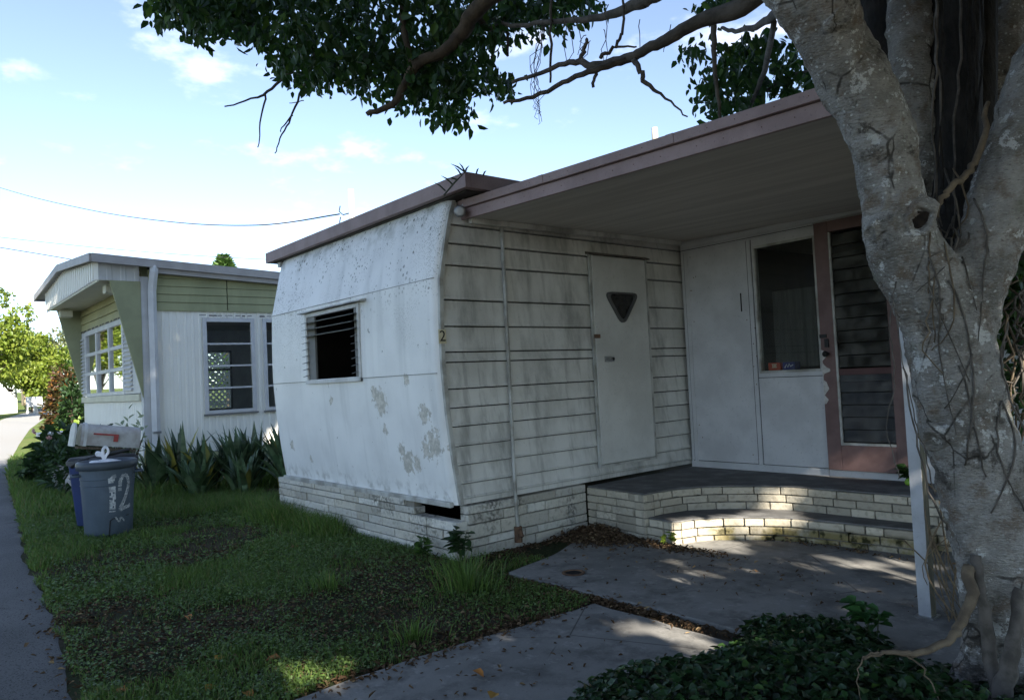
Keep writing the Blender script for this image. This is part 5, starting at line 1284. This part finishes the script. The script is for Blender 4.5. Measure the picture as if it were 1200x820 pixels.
# added unseen leaf clusters along sun rays, blocking dapples on trailers and lawn
extra = []
while len(extra) < 1250:
    u_ = g.random()
    if u_ < .45: T_ = np.array([g.uniform(-7.7, -4.4), 3.12, g.uniform(.2, 2.9)])
    elif u_ < .6: T_ = np.array([-4.53, g.uniform(3.2, 4.6), g.uniform(.3, 2.6)])
    elif u_ < .64: T_ = np.array([-11.67, g.uniform(2.3, 6), g.uniform(.2, 3.3)])
    else: T_ = np.array([g.uniform(-16, -5), g.uniform(.3, 3), 0])
    q = T_+sd*g.uniform(4.5, 24); e_ = (q-np.array([3.4, 1.4, 8.2]))/np.array([5.6, 8.8, 6.0])
    if .35 < np.linalg.norm(e_) < 1.0: extra.append(q)
C = np.concatenate([C, np.array(extra)]); nc = len(C)
per = 20
P2 = (C[:, None, :]+g.normal(size=(nc, per, 3))*np.array([.34, .34, .24])).reshape(-1, 3); n2 = len(P2)
D2 = unit(g.normal(size=(n2, 3))*.7+np.array([0, 0, -.6])); N2 = unit(g.normal(size=(n2, 3))+np.array([0, 0, .6])); L2 = g.uniform(.16, .23, n2)
X_, Y_2, W_ = proj(P2)
vis = (W_ > .05) & (X_ > -45) & (X_ < 1245) & (Y_2 > -60) & (Y_2 < 860)
near = np.linalg.norm(P2-CAM, axis=1) < 1.6
k = ~vis & ~near & (P2[:, 2] > 2.75)
P2, D2, N2, L2 = P2[k], D2[k], N2[k], L2[k]
# openings in the crown where the sun gets through
holes = [((-3.50, 4.60, .10), .24), ((-3.42, 4.72, .08), .2), ((-3.30, 4.95, .19), .17), ((-3.12, 5.12, .19), .18), ((-3.20, 5.36, .31), .17), ((-3.30, 5.30, .26), .10), ((-3.05, 5.38, .34), .10),
         ((-3.28, 4.50, .03), .13), ((-3.05, 4.62, .03), .13), ((-2.85, 4.2, .03), .12), ((-2.95, 4.0, .03), .10), ((-2.4, 4.75, .03), .14), ((-2.0, 4.6, .03), .13), ((-2.1, 4.2, .03), .12), ((-3.0, 3.75, .03), .11), ((-3.35, 4.1, .03), .10), ((-2.25, 4.95, .03), .10), ((-2.5, 4.45, .03), .09),
         ((-2.45, 3.02, .02), .16), ((-2.60, 2.92, .02), .14), ((-2.75, 2.85, .02), .09), ((-3.02, 6.0, .60), .10), ((-2.9, 6.0, .52), .09), ((-2.7, 6.0, .52), .11), ((-2.5, 6.0, .56), .12), ((-2.8, 6.0, .74), .09),
         ((-4.50, 3.17, .72), .09), ((-4.62, 3.19, .30), .07), ((-3.40, 1.48, 0), .16), ((-3.3, 1.62, 0), .1), ((-3.75, 4.4, .03), .10), ((-2.75, 3.6, .03), .09), (tuple(at(411, 235, 8.0)), .3), (tuple(at(767, 156, 7.2)), .2)]
def thin(P):
    keep_ = np.ones(len(P), bool)
    for T, rr_ in holes:
        v = P-np.array(T); s = v@sd; dist = np.linalg.norm(v-s[:, None]*sd, axis=1); keep_ &= ~((s > .3) & (dist < rr_))
    return keep_
k1, k2 = thin(P1), thin(P2)
Va, Fa = leaves(P1[k1], D1[k1], N1[k1], L1[k1], L1[k1]*.55, .16, .15)
Vb, Fb = leaves(P2[k2], D2[k2], N2[k2], L2[k2], L2[k2]*.62, .1, .1)
npobj('crown', np.concatenate([Va, Vb]), np.concatenate([Fa, Fb+len(Va)]), FICUS, FT)
# boughs carrying the overhead crown
m = MB(); r = random.Random(31)
starts = [Vector(tuple(at(850, -160, 2.6))), Vector(tuple(at(1050, -220, 3.3))), Vector(tuple(at(1310, -230, 2.8))), Vector(tuple(at(1180, -220, 3.6)))]
for k in range(22):
    s0 = starts[k % 4]; a = r.uniform(0, 6.28); e = Vector((3+4*math.cos(a), 1.2+5.5*math.sin(a), r.uniform(6.5, 11)))
    mid = s0*.5+e*.5+Vector((r.uniform(-.6, .6), r.uniform(-.6, .6), r.uniform(.2, 1)))
    q = smooth_path([(*s0, .10), (*mid, .06), (*e, .015)], 6)
    bad = False
    for p in q:
        xx, yy, ww = proj(p[:3])
        if ww > 0 and -20 < xx < 1220 and -10 < yy < 830: bad = True
    if not bad: m.tube([tuple(p[:3]) for p in q], list(q[:, 3]), 7)
m.build('bough', BRK, FT, smooth=True)

# ================================================================== ivy bed at the foot of the tree
IVY = leafmat('ivy_leaf', (.012, .033, .010), (.024, .062, .017), .15, .36, third=(.05, .10, .02), spec=.4)
g = np.random.default_rng(77)
n = 24000
x = g.uniform(-2.75, -.2, n); y = g.uniform(1.3, 3.75, n)
# mounded bed: outline on the ground wanders
left = -2.18+.10*np.sin(y*5)+.12*(vnoise(y, y*0, 3, 4)-.5)+np.where(y > 2.9, (y-2.9)*.30, 0)+np.where(y < 2.4, (2.4-y)*.18, 0)
top = 3.42+.10*np.sin(x*6)+.12*(vnoise(x, x*0, 3, 8)-.5)
k = (x > left) & (y < top); x, y, left, top = x[k], y[k], left[k], top[k]
edge_d = np.minimum(x-left, top-y); hgt = .14*np.clip(edge_d/.35, 0, 1)**.6*(.6+.8*vnoise(x, y, 3, 2))+.02
z = .02+hgt*g.uniform(.25, 1.05, len(x))
P = np.stack([x, y, z], 1); n = len(P)
D = unit(np.stack([g.normal(size=n), g.normal(size=n), g.uniform(-.6, .25, n)], 1)); N = unit(np.stack([g.normal(size=n)*.35, g.normal(size=n)*.35, np.ones(n)], 1))
V, F = leaves(P, D, N, g.uniform(.026, .052, n), g.uniform(.019, .036, n), .12, .18)
tag(npobj('ivy_bed', V, F, IVY), 'dark green ivy ground cover at the foot of the fig tree', 'ground cover', kind='stuff')
def weed(name, loc, n, h, L, W, mtl, label, cat, seed, group=None, spread=.05):
    T = thing(name, loc, label, cat, group); g = np.random.default_rng(seed); m = MB(); PP, DD = [], []
    for k in range(n):
        a = g.uniform(0, 6.28); e = np.array(loc)+np.array([math.cos(a)*h*g.uniform(.05, .45), math.sin(a)*h*g.uniform(.05, .45), h*g.uniform(.55, 1)])
        b = np.array(loc)+np.array([math.cos(a)*spread*.4, math.sin(a)*spread*.4, 0]); m.tube([tuple(b), tuple((b+e)/2+np.array([0, 0, h*.1])), tuple(e)], .0025, 5)
        for s in (.5, .68, .84, 1.0):
            for sgn in (-1, 1): PP.append(b+(e-b)*s+np.array([0, 0, h*.1*(1-s)])); aa = a+sgn*g.uniform(.5, 1.6); DD.append([math.cos(aa), math.sin(aa), g.uniform(-.3, .5)])
    m.build('stem', mat('weed_stem', (.06, .09, .03)), T); PP = np.array(PP); k = len(PP)
    V, F = leaves(PP, np.array(DD), unit(np.array([[0, 0, 1.]])+g.normal(size=(k, 3))*.3), g.uniform(.7, 1.2, k)*L, g.uniform(.8, 1.2, k)*W); npobj('leaf', V, F, mtl, T); return T
_d = at(1024, 738, 1)-CAM; _p = CAM+_d*((.12-CAMH)/_d[2])
weed('ivy_sprig', (float(_p[0]), float(_p[1]), .10), 4, .17, .075, .05, leafmat('sprig_leaf', (.03, .09, .025), (.05, .13, .03), .3), 'leafy sprig standing above the ivy bed in front of the patio', 'plant', 4)
weed('broadleaf_weed', (-4.40, 3.16, 0), 6, .30, .09, .055, DKLEAF, 'broad leaved weed growing at the corner of the stone skirting', 'weed', 5)
weed('broadleaf_weed', (-4.75, 3.05, 0), 7, .17, .06, .04, MIDLEAF, 'small pale green weed in front of the broken skirting stones', 'weed', 6)
weed('broadleaf_weed', (-3.55, 4.42, .03), 4, .09, .05, .03, LIME, 'tiny bright weed at the foot of the sunlit step', 'weed', 7)
weed('broadleaf_weed', (-2.46, 5.95, .38), 6, .13, .07, .05, leafmat('door_weed', (.02, .05, .015), (.04, .1, .02), .3), 'dark weed on the porch step under the rose glass door', 'weed', 8)
m = MB(); m.lathe([(.0, -.028), (.022, -.02), (.03, 0), (.022, .02), (0, .028)], (-2.40, 5.82, .405), 10, cap=False); tag(m.build('green_fruit', mat('lime_fruit', (.22, .40, .05), rough=.5), smooth=True), 'small bright green fruit lying on the porch under the glass door', 'fruit')
shrub('understory_shrub', (-.35, 5.2, .0), .6, 1.9, 1500, DKLEAF, 'dark shrub in deep shade behind the fig tree trunk', 'shrub', .12, .06, 12)
# dead vines tangled behind the post
VN = thing('dead_vine', (-1.35, 4.15, .02), 'tangle of dry brown vines between the porch post and the fig trunk', 'vine'); m = MB(); r = random.Random(4)
for k in range(46):
    p = Vector((-1.35+r.uniform(-.16, .22), 4.15+r.uniform(-.25, .2), .02)); h = r.uniform(.4, .95)
    q = smooth_path([tuple(p), tuple(p+Vector((r.uniform(-.15, .15), r.uniform(-.15, .15), h*.5))), tuple(p+Vector((r.uniform(-.22, .22), r.uniform(-.2, .2), h)))], 5); m.tube([tuple(v) for v in q], r.uniform(.002, .005), 5)
m.build('vine_strand', mat('dry_vine', (.20, .15, .09), (.11, .08, .05), 12, rough=.9), VN)

# ================================================================== lawn: grass, weeds, litter
GRASS = leafmat('grass_blade', (.060, .115, .020), (.125, .20, .04), .3, .5, third=(.20, .18, .07))
WEEDM = leafmat('lawn_weed_leaf', (.062, .115, .026), (.125, .195, .042), .2, .5)
def lawn_mask(x, y):
    ok = (y > road_edge(x)+.02*np.sin(x*9)) & (x < -2.2)
    ok &= ~((x > -3.10+.05*np.sin(y*7)) & (y > .5) & (y < 3.12))
    ok &= ~((x > -3.98) & (y > 3.12))
    ok &= ~((x > -7.76) & (x < -4.47) & (y > 3.17))
    ok &= ~((x < NX) & (x > -16) & (y > NY-.05)); ok &= ~((x > -4.47) & (y > 3.9))
    return ok & (y < 6.5)
def fert(x, y):     # where the lawn is thick
    f = fbm(x, y, .9, 21); f = np.clip((f-.31)/.24, 0, 1)
    near_skirt = np.exp(-((y-3.05)/.22)**2)*((x < -5.9) & (x > -8.2)); f = np.maximum(f, near_skirt*1.2)
    bare = np.exp(-(((x+4.6)/1.3)**2+((y-2.75)/.45)**2)); f = f*(1-.8*bare)
    bare2 = np.exp(-(((x+3.25)/.35)**2+((y-2.6)/.8)**2)); f *= (1-.7*bare2)
    f = np.where(x < -8.5, np.maximum(f, .65), f)
    lit = np.exp(-((x+12.2)/1.6)**2-((y-1.95)/.25)**2); return f*(1-.7*lit)
g = np.random.default_rng(5)
GPs, GHs, GWs = [], [], []
for (xa, xb, ya, yb, n, h, w) in ((-6.2, -2.9, .5, 3.6, 95000, .045, .0042), (-9.8, -6.2, .7, 3.6, 80000, .055, .006), (-14, -9.8, .9, 6.5, 52000, .085, .010), (-21, -14, 1.2, 3.2, 15000, .10, .018)):
    x = g.uniform(xa, xb, n); y = g.uniform(ya, yb, n); k = lawn_mask(x, y); x, y = x[k], y[k]; f = fert(x, y)
    k = g.random(len(x)) < (.05+.75*f*(.45+.9*vnoise(x, y, 3.2, 9))); x, y, f = x[k], y[k], f[k]
    tall = np.exp(-((y-3.05)/.15)**2)*((x < -6.0) & (x > -8.2))*1.9+np.where(xb < -8, .3, 0)+(np.abs(x+9.9) < 1.6)*(y > 2.2)*1.0
    GPs.append(np.stack([x, y, np.zeros(len(x))], 1)); GHs.append(h*g.uniform(.5, 1.5, len(x))*(.7+.5*f+tall)); GWs.append(w*g.uniform(.7, 1.3, len(x)))
P = np.concatenate(GPs); H = np.concatenate(GHs); W = np.concatenate(GWs); n = len(P)
V, F = blades(P, H, W, g.uniform(.1, .9, n), g.uniform(0, 6.28, n))
tag(npobj('lawn_grass', V, F, GRASS), 'thin patchy green grass of the shaded lawn', 'grass', kind='stuff')
print('grass', n)
Ps = []; Ss = []
for (xa, xb, n, s) in ((-5.6, -2.9, 60000, .014), (-9.8, -5.6, 42000, .020), (-14, -9.8, 9000, .035)):
    x = g.uniform(xa, xb, n); y = g.uniform(.55, 3.6, n); k = lawn_mask(x, y); x, y = x[k], y[k]; f = fert(x, y)
    cl = fbm(x, y, 2.4, 61); k = g.random(len(x)) < np.clip((cl-.30)/.2, 0.05, 1)*np.clip(f*1.3+.22, 0, 1); x, y = x[k], y[k]
    Ps.append(np.stack([x, y, g.uniform(.008, .045, len(x))], 1)); Ss.append(s*g.uniform(.6, 1.5, len(x)))
P = np.concatenate(Ps); S = np.concatenate(Ss); n = len(P)
D = unit(np.stack([g.normal(size=n), g.normal(size=n), g.uniform(-.35, .35, n)], 1)); N = unit(np.stack([g.normal(size=n)*.4, g.normal(size=n)*.4, np.ones(n)], 1))
V, F = leaves(P, D, N, S, S*.78, .1, .12)
tag(npobj('lawn_weeds', V, F, WEEDM), 'low broad leaved weeds and clover mixed through the lawn', 'ground cover', kind='stuff')
# litter
LITM = leafmat('brown_litter', (.075, .045, .025), (.15, .10, .06), 0, .9, third=(.28, .20, .11), spec=.1)
Ps, Zs = [], []
x = g.uniform(-14, -2.9, 90000); y = g.uniform(.6, 3.7, 90000); k = lawn_mask(x, y) & (g.random(90000) < np.where(x < -6.5, .16, .5)); x, y = x[k], y[k]
k = g.random(len(x)) < np.clip(1.0-.8*fert(x, y), .1, 1); Ps.append(np.stack([x[k], y[k], g.uniform(.003, .02, k.sum())], 1))
def scatter(n, c, s, z, ang=0):
    q = g.normal(size=(n, 2))*np.array(s); ca, sa = math.cos(ang), math.sin(ang)
    xx = c[0]+q[:, 0]*ca-q[:, 1]*sa; yy = c[1]+q[:, 0]*sa+q[:, 1]*ca; return np.stack([xx, yy, np.full(n, z)+np.abs(g.normal(size=n))*.008], 1)
pile = scatter(3200, (-4.18, 4.32), (.17, .13), .03); pile = pile[(pile[:, 0] > -4.48) & (pile[:, 1] < 4.49)]
pile[:, 2] += .07*np.exp(-(((pile[:, 0]+4.25)/.2)**2+((pile[:, 1]-4.4)/.16)**2))*g.random(len(pile)); Ps.append(pile)
q = scatter(700, (-3.62, 4.38), (.28, .06), .03); Ps.append(q[q[:, 1] < 4.47])
Ps += [scatter(900, (-3.35, 3.16), (.35, .035), .005), scatter(500, (-2.75, 3.14), (.3, .03), .008), scatter(900, (-3.12, 2.3), (.05, .55), .002), scatter(420, (-3.55, 3.10), (.22, .12), .003)]
q = scatter(260, (-3.0, 4.2), (.7, .5), .028); Ps.append(q[q[:, 1] < 4.5]); Ps += [scatter(150, (-2.7, 2.2), (.3, .6), .022), scatter(240, (-3.02, 2.2), (.03, .5), .022)]
q = scatter(500, (-4.45, 3.75), (.05, .4), .004); Ps.append(q[q[:, 0] > -4.48]); q = scatter(200, (-2.9, 5.06), (.5, .03), .03); Ps.append(q[(q[:, 1] < 5.08)])
Ps.append(scatter(160, (-4.0, .6), (1.2, .06), .008, .077*-1))
P = np.concatenate(Ps); n = len(P)
D = unit(np.stack([g.normal(size=n), g.normal(size=n), g.normal(size=n)*.3], 1)); N = unit(np.stack([g.normal(size=n)*.5, g.normal(size=n)*.5, np.ones(n)], 1)); S = g.uniform(.012, .042, n)
V, F = leaves(P, D, N, S, S*g.uniform(.15, .6, n), .3, .3)
tag(npobj('leaf_litter', V, F, LITM), 'brown dead leaf litter over bare soil and along the slabs', 'leaf litter', kind='stuff')
# tufts of longer grass
def tuft(loc, n, h, seed, label, w=.006):
    T = thing('grass_tuft', loc, label, 'grass tuft'); gg = np.random.default_rng(seed); a = gg.uniform(0, 6.28, n); r_ = np.abs(gg.normal(size=n))*.6*h
    P = np.array(loc)+np.stack([np.cos(a)*r_, np.sin(a)*r_, np.zeros(n)], 1); V, F = blades(P, h*gg.uniform(.4, 1.1, n), np.full(n, w), gg.uniform(.15, .8, n), a+gg.normal(size=n)*.5); npobj('foliage', V, F, GRASS, T)
tuft((-3.85, 2.78, 0), 230, .21, 1, 'tall grass tuft at the lawn corner next to the walk'); tuft((-4.15, 2.95, 0), 200, .20, 2, 'grass tuft in front of the weedy corner of the skirting')
tuft((-6.3, 3.05, 0), 240, .22, 3, 'bright grass tuft against the middle of the white stone skirting'); tuft((-7.3, 2.95, 0), 260, .24, 4, 'grass tuft by the left end of the white stone skirting'); tuft((-4.6, 2.2, 0), 130, .15, 5, 'short grass tuft in the bare patch of the lawn'); tuft((-3.35, 2.05, 0), 130, .13, 6, 'short grass tuft along the left edge of the walk')
for i, (fx, fy, lab, zz) in enumerate(((218, 721, 'orange fallen leaf alone in the middle of the near lawn', 0), (252, 774, 'large orange fallen leaf on bare soil near the bottom of the lawn', 0), (329, 770, 'rust fallen leaf right of the bare patch in the lawn', 0), (287, 810, 'orange fallen leaf nearest the lower edge of the lawn', 0), (241, 809, 'yellowish fallen leaf at the lower lawn left of a rust one', 0), (151, 808, 'small orange fallen leaf close to the asphalt edge', 0), (554, 785, 'brown fallen leaf lying on the concrete walk', .024), (575, 818, 'orange fallen leaf at the near end of the concrete walk', .024), (350, 640, 'pale yellow fallen leaf in the grass by the stone skirting', 0))):
    d = at(fx, fy, 1)-CAM; s = (zz+.022-CAMH)/d[2]; p = CAM+d*s; V, F = leaves(np.array([p]), np.array([[math.cos(i*2.1), math.sin(i*2.1), .12]]), np.array([[.2, .1, 1.]]), .075, .05, .2, .25)
    tag(npobj('fallen_leaf', V, F, mat('fallen_leaf_%s' % ('orange', 'amber', 'rust')[i % 3], ((.50, .20, .04), (.55, .30, .06), (.34, .13, .04))[i % 3], rough=.7)), lab, 'leaf', 'fallen orange leaves')
d = at(672, 671, 1)-CAM; p = CAM+d*((.026-CAMH)/d[2])
m = MB(); m.lathe([(.075, .0), (.078, .006), (.060, .008), (.055, .002)], (p[0], p[1], .025), 20, cap=False); fd = tag(m.build('floor_drain', RUST), 'small round dark drain hole in the patio slab', 'drain'); m = MB(); m.lathe([(.056, 0), (.0, 0)], (p[0], p[1], .0275), 20, cap=False); m.build('hole', BLACK, fd)
# wispy plants growing on the trailer roof
DRYB = mat('dry_blade', (.05, .06, .03), (.03, .035, .02), 20)
AP = thing('roof_weed', (-4.5, 3.22, 2.81), 'spiky dry weeds sprouting on the corner of the trailer roof', 'weed'); m = MB(); r = random.Random(2)
for (x, y, e0, e1) in ((545, 202, 528, 192), (545, 202, 538, 191), (544, 203, 550, 194), (541, 206, 533, 196), (530, 216, 517, 206), (522, 224, 509, 214), (558, 204, 561, 197), (566, 206, 570, 200), (536, 211, 524, 209), (520, 229, 548, 199)):
    a, b = Vector(tuple(at(x, y, 5.17))), Vector(tuple(at(e0, e1, 5.15))); m.tube([a, a*.5+b*.5+Vector((0, 0, .008)), b], [.006, .006, .001], 5); m.build('blade', DRYB, AP); m = MB()

# ================================================================== beyond: trees, fence, wires
def crown_tree(name, loc, h, rx, trunk_h, n, mtl, label, L, seed, group=None, clumps=26, rz=None, open_=.5):
    T = thing(name, loc, label, 'tree', group); g = np.random.default_rng(seed); rz = rz or (h-trunk_h)/2; c = np.array(loc)+np.array([0, 0, h-rz])
    m = MB(); b = Vector(loc); m.tube([b, b+Vector((.1, .05, trunk_h*.6)), b+Vector((0, 0, trunk_h*1.2))], [.05*h*.35+.04, .04*h*.3+.03, .03*h*.2+.02], 8)
    cs = []
    for i in range(clumps):
        d = unit(g.normal(size=3)); q = c+d*np.array([rx, rx, rz])*g.uniform(.35, .95); cs.append(q)
        if i % 3 == 0: m.tube([b+Vector((0, 0, trunk_h)), Vector(tuple((q+np.array(loc)+np.array([0, 0, trunk_h*1.3]))/2)), Vector(tuple(q))], [.03+.006*h, .03, .01], 6)
    m.build('trunk', BARKD, T, smooth=True)
    cs = np.array(cs); w = g.integers(0, clumps, n); sz = g.uniform(.22, .42, clumps)*rx
    P = cs[w]+unit(g.normal(size=(n, 3)))*(sz[w]*g.uniform(.3, 1, n)**.5)[:, None]*np.array([1, 1, .75])
    D = unit(g.normal(size=(n, 3))+np.array([0, 0, -.4])); N = unit(g.normal(size=(n, 3))*.7+np.array([0, 0, 1]))
    V, F = leaves(P, D, N, L*g.uniform(.7, 1.3, n), L*.6*g.uniform(.7, 1.3, n)); npobj('crown', V, F, mtl, T); return T
def gp(x, t): p = at(x, 470, t); return (float(p[0]), float(p[1]), float(gz(p[0])))
GRP = 'sunlit trees at the end of the road'
crown_tree('broadleaf_tree', gp(38, 46), 5.0, 2.1, .9, 8000, YELG, 'rounded yellow green tree in full sun beside the white chairs', .24, 1, GRP, clumps=44)
crown_tree('broadleaf_tree', gp(70, 58), 6.4, 2.6, 1.2, 5000, OLVG, 'pale grey green wispy tree behind the yellow green one', .22, 2, GRP, open_=.8)
crown_tree('broadleaf_tree', gp(-12, 36), 6.6, 2.0, 1.6, 4200, YELG, 'taller tree cut by the left edge above the white fence', .22, 3, GRP)
crown_tree('broadleaf_tree', gp(105, 52), 5.6, 2.6, 1.0, 3000, MIDLEAF, 'mid green tree just left of the olive and white home', .24, 4, GRP)
crown_tree('broadleaf_tree', gp(12, 70), 6.8, 3.6, 1.0, 5000, OLVG, 'dull green tree far behind the yellow green one', .32, 5, GRP)
shrub('croton_shrub', (*gp(76, 25)[:2], gp(76, 25)[2]), .62, 2.35, 1500, CROT, 'red and green croton shrub at the left corner of the olive and white home', 'shrub', .19, .09, 14)
shrub('croton_shrub', (*gp(86, 24)[:2], gp(86, 24)[2]), .5, 1.9, 900, DKLEAF, 'dark green shrub close behind the croton at the wall corner', 'shrub', .19, .09, 15)
shrub('path_shrub', gp(55, 50), 1.2, 1.6, 900, MIDLEAF, 'green bush behind the white chairs at the path end', 'shrub', .2, .1, 16)
for i, (x, y) in enumerate(((-26, -10), (-33, -9))): crown_tree('street_tree', (x, y, float(gz(x))), 7.5+i*.4, 3.0, 1.8, 3600, YELG if i % 2 else MIDLEAF, ('mid green tree across the road opposite the sunny path', 'farthest bright tree across the road')[i], .30, 20+i, 'trees across the road')
for i, (x, y) in enumerate(((-33, -3.6), (-40, -5.5), (-47, -3.5), (-56, -7))): crown_tree('verge_tree', (x, y, float(gz(x))), 6.5+i*.5, 2.4, 1.2, 3200, YELG if i % 2 == 0 else LIME, ('sunlit tree on the left verge nearest along the road', 'yellow green tree on the left verge behind the nearest', 'tree on the left verge where the road bends', 'last tree on the left verge of the road')[i], .28, 40+i, 'trees on the left verge')
# conifer tip over the neighbour's roof
p = gp(268, 44); T = thing('conifer', p, 'small conifer whose tip shows above the grey roof edge', 'tree'); top = float(at(268, 296, 44)[2]); hh = top-p[2]
m = MB(); m.tube([p, (p[0], p[1], top)], [.16, .012], 8); m.build('trunk', BARKD, T); g = np.random.default_rng(3); PP, DD = [], []
for k in range(64):
    z = hh*(.12+.875*k/64); R0 = min(2.0, .10+(hh-z)*.5)
    for a in np.linspace(0, 6.28, 9)[:-1]+g.uniform(0, 1):
        for s in np.linspace(.1, 1, 7): PP += [[p[0]+math.cos(a)*R0*s, p[1]+math.sin(a)*R0*s, p[2]+z+.12*R0*s]]*2; DD += [[math.cos(a+.7), math.sin(a+.7), .5], [math.cos(a-.7), math.sin(a-.7), .5]]
V, F = leaves(np.array(PP), np.array(DD), np.array([[0, 0, 1.]])+g.normal(size=(len(PP), 3))*.5, .30, .12); npobj('needles', V, F, leafmat('conifer_needle', (.06, .13, .03), (.12, .2, .05), .2), T)
# white picket fence, chairs, shed
fa, fb_ = np.array(gp(-70, 40)), np.array(gp(19, 46)); FN = thing('picket_fence', tuple(fb_), 'white picket fence in the sun at the far left of the road', 'fence'); m = MB(); nn_ = 34
for i in range(nn_+1):
    q = fa+(fb_-fa)*i/nn_; m.box(q[0]-.05, q[0]+.05, q[1]-.05, q[1]+.05, q[2]-.1, q[2]+(1.75 if i % 8 == 2 or i == nn_ else 1.3))
m.build('picket', TRIMW, FN); m = MB()
for z in (.35, 1.0): m.tube([tuple(fa+np.array([0, 0, z])), tuple(fb_+np.array([0, 0, z]))], .05, 4)
m.build('rail', TRIMW, FN)
for i, (x, lab) in enumerate(((37, 'white garden chair on the left under the yellow green tree'), (45, 'white garden chair on the right under the yellow green tree'))):
    p = gp(x, 44); T = thing('garden_chair', p, lab, 'chair', 'white garden chairs'); x0, y0, z0 = p
    m = MB(); m.box(x0-.26, x0+.26, y0-.26, y0+.26, z0+.40, z0+.45); m.build('seat', TRIMW, T); m = MB(); m.hexa([(x0-.30, y0-.26, z0+.451), (x0-.26, y0-.26, z0+.451), (x0-.26, y0+.26, z0+.451), (x0-.30, y0+.26, z0+.451), (x0-.42, y0-.24, z0+.98), (x0-.38, y0-.24, z0+.98), (x0-.38, y0+.24, z0+.98), (x0-.42, y0+.24, z0+.98)]); m.build('backrest', TRIMW, T)
    for sx in (-.23, .23):
        for sy in (-.23, .23): m = MB(); m.box(x0+sx-.025, x0+sx+.025, y0+sy-.025, y0+sy+.025, z0, z0+.399); m.build('leg', TRIMW, T)
    for sy in (-.28, .28): m = MB(); m.box(x0-.28, x0+.26, y0+sy-.02, y0+sy+.02, z0+.62, z0+.66); m.build('armrest', TRIMW, T)
p = gp(42, 62); T = thing('garden_shed', p, 'small tan shed under the trees at the end of the road', 'shed'); m = MB(); m.box(p[0]-.9, p[0]+.9, p[1]-.9, p[1]+.9, p[2], p[2]+2.2); m.build('wall', mat('tan_board', (.42, .30, .18), (.36, .25, .15), 5), T)
m = MB(); m.prism([(p[0]-1.1, p[1]-1.05, p[2]+2.201), (p[0]+1.1, p[1]-1.05, p[2]+2.201), (p[0], p[1]-1.05, p[2]+2.8)], (0, 2.1, 0)); m.build('roof', NGREY, T); m = MB(); m.box(p[0]+.901, p[0]+.94, p[1]-.4, p[1]+.4, p[2]+.02, p[2]+1.9); m.build('door', TRIMW, T)
# overhead wires
WIRE = mat('wire_black', (.03, .03, .03), rough=.6)
def wire(pix, rad, label):
    q = smooth_path([tuple(at(x, y, t)) for x, y, t in pix], 8); m = MB(); m.tube([tuple(v) for v in q], rad, 5); tag(m.build('overhead_wire', WIRE), label, 'wire', 'overhead wires')
wire([(-160, 168, 26), (0, 220, 21), (100, 245, 17), (200, 260, 13.6), (300, 264, 10.6), (398, 251, 8)], .008, 'highest overhead wire, sagging across to the mast on the trailer roof')
wire([(-120, 262, 34), (0, 278, 34), (150, 293.5, 34), (300, 303.5, 34), (420, 306, 34)], .013, 'thin overhead wire passing just above the grey roof edge')
wire([(-120, 270, 26), (0, 290, 24), (78, 303, 22.5), (200, 325, 20)], .014, 'dark overhead wire dropping behind the grey gabled roof')

# ------------------------------------------------------------------ put the origin of single-mesh things at their base
for o in list(scene.objects):
    if o.parent is None and o.type == 'MESH' and o.get('kind') is None:
        n = len(o.data.vertices); c = np.empty(n*3); o.data.vertices.foreach_get('co', c); c = c.reshape(-1, 3)
        b = np.array([c[:, 0].mean(), c[:, 1].mean(), c[:, 2].min()])
        for q in [o]+list(o.children):
            k = len(q.data.vertices); e = np.empty(k*3); q.data.vertices.foreach_get('co', e); q.data.vertices.foreach_set('co', (e.reshape(-1, 3)-b).ravel()); q.data.update()
        o.location = b
import os
if os.environ.get('RAYDBG'):
    bpy.context.view_layer.update(); dg = bpy.context.evaluated_depsgraph_get()
    for T, rr_ in holes:
        o_ = Vector(T)+Vector(sd)*.06; names = []
        for _ in range(6):
            hit, loc, nn, idx, ob, mt = scene.ray_cast(dg, o_, Vector(sd))
            if not hit: break
            names.append(ob.name+'@%.1f,%.1f,%.1f' % tuple(loc)); o_ = loc+Vector(sd)*.02
        print('RAY', T, names)
scene.cycles.max_bounces = 8; scene.cycles.transparent_max_bounces = 16
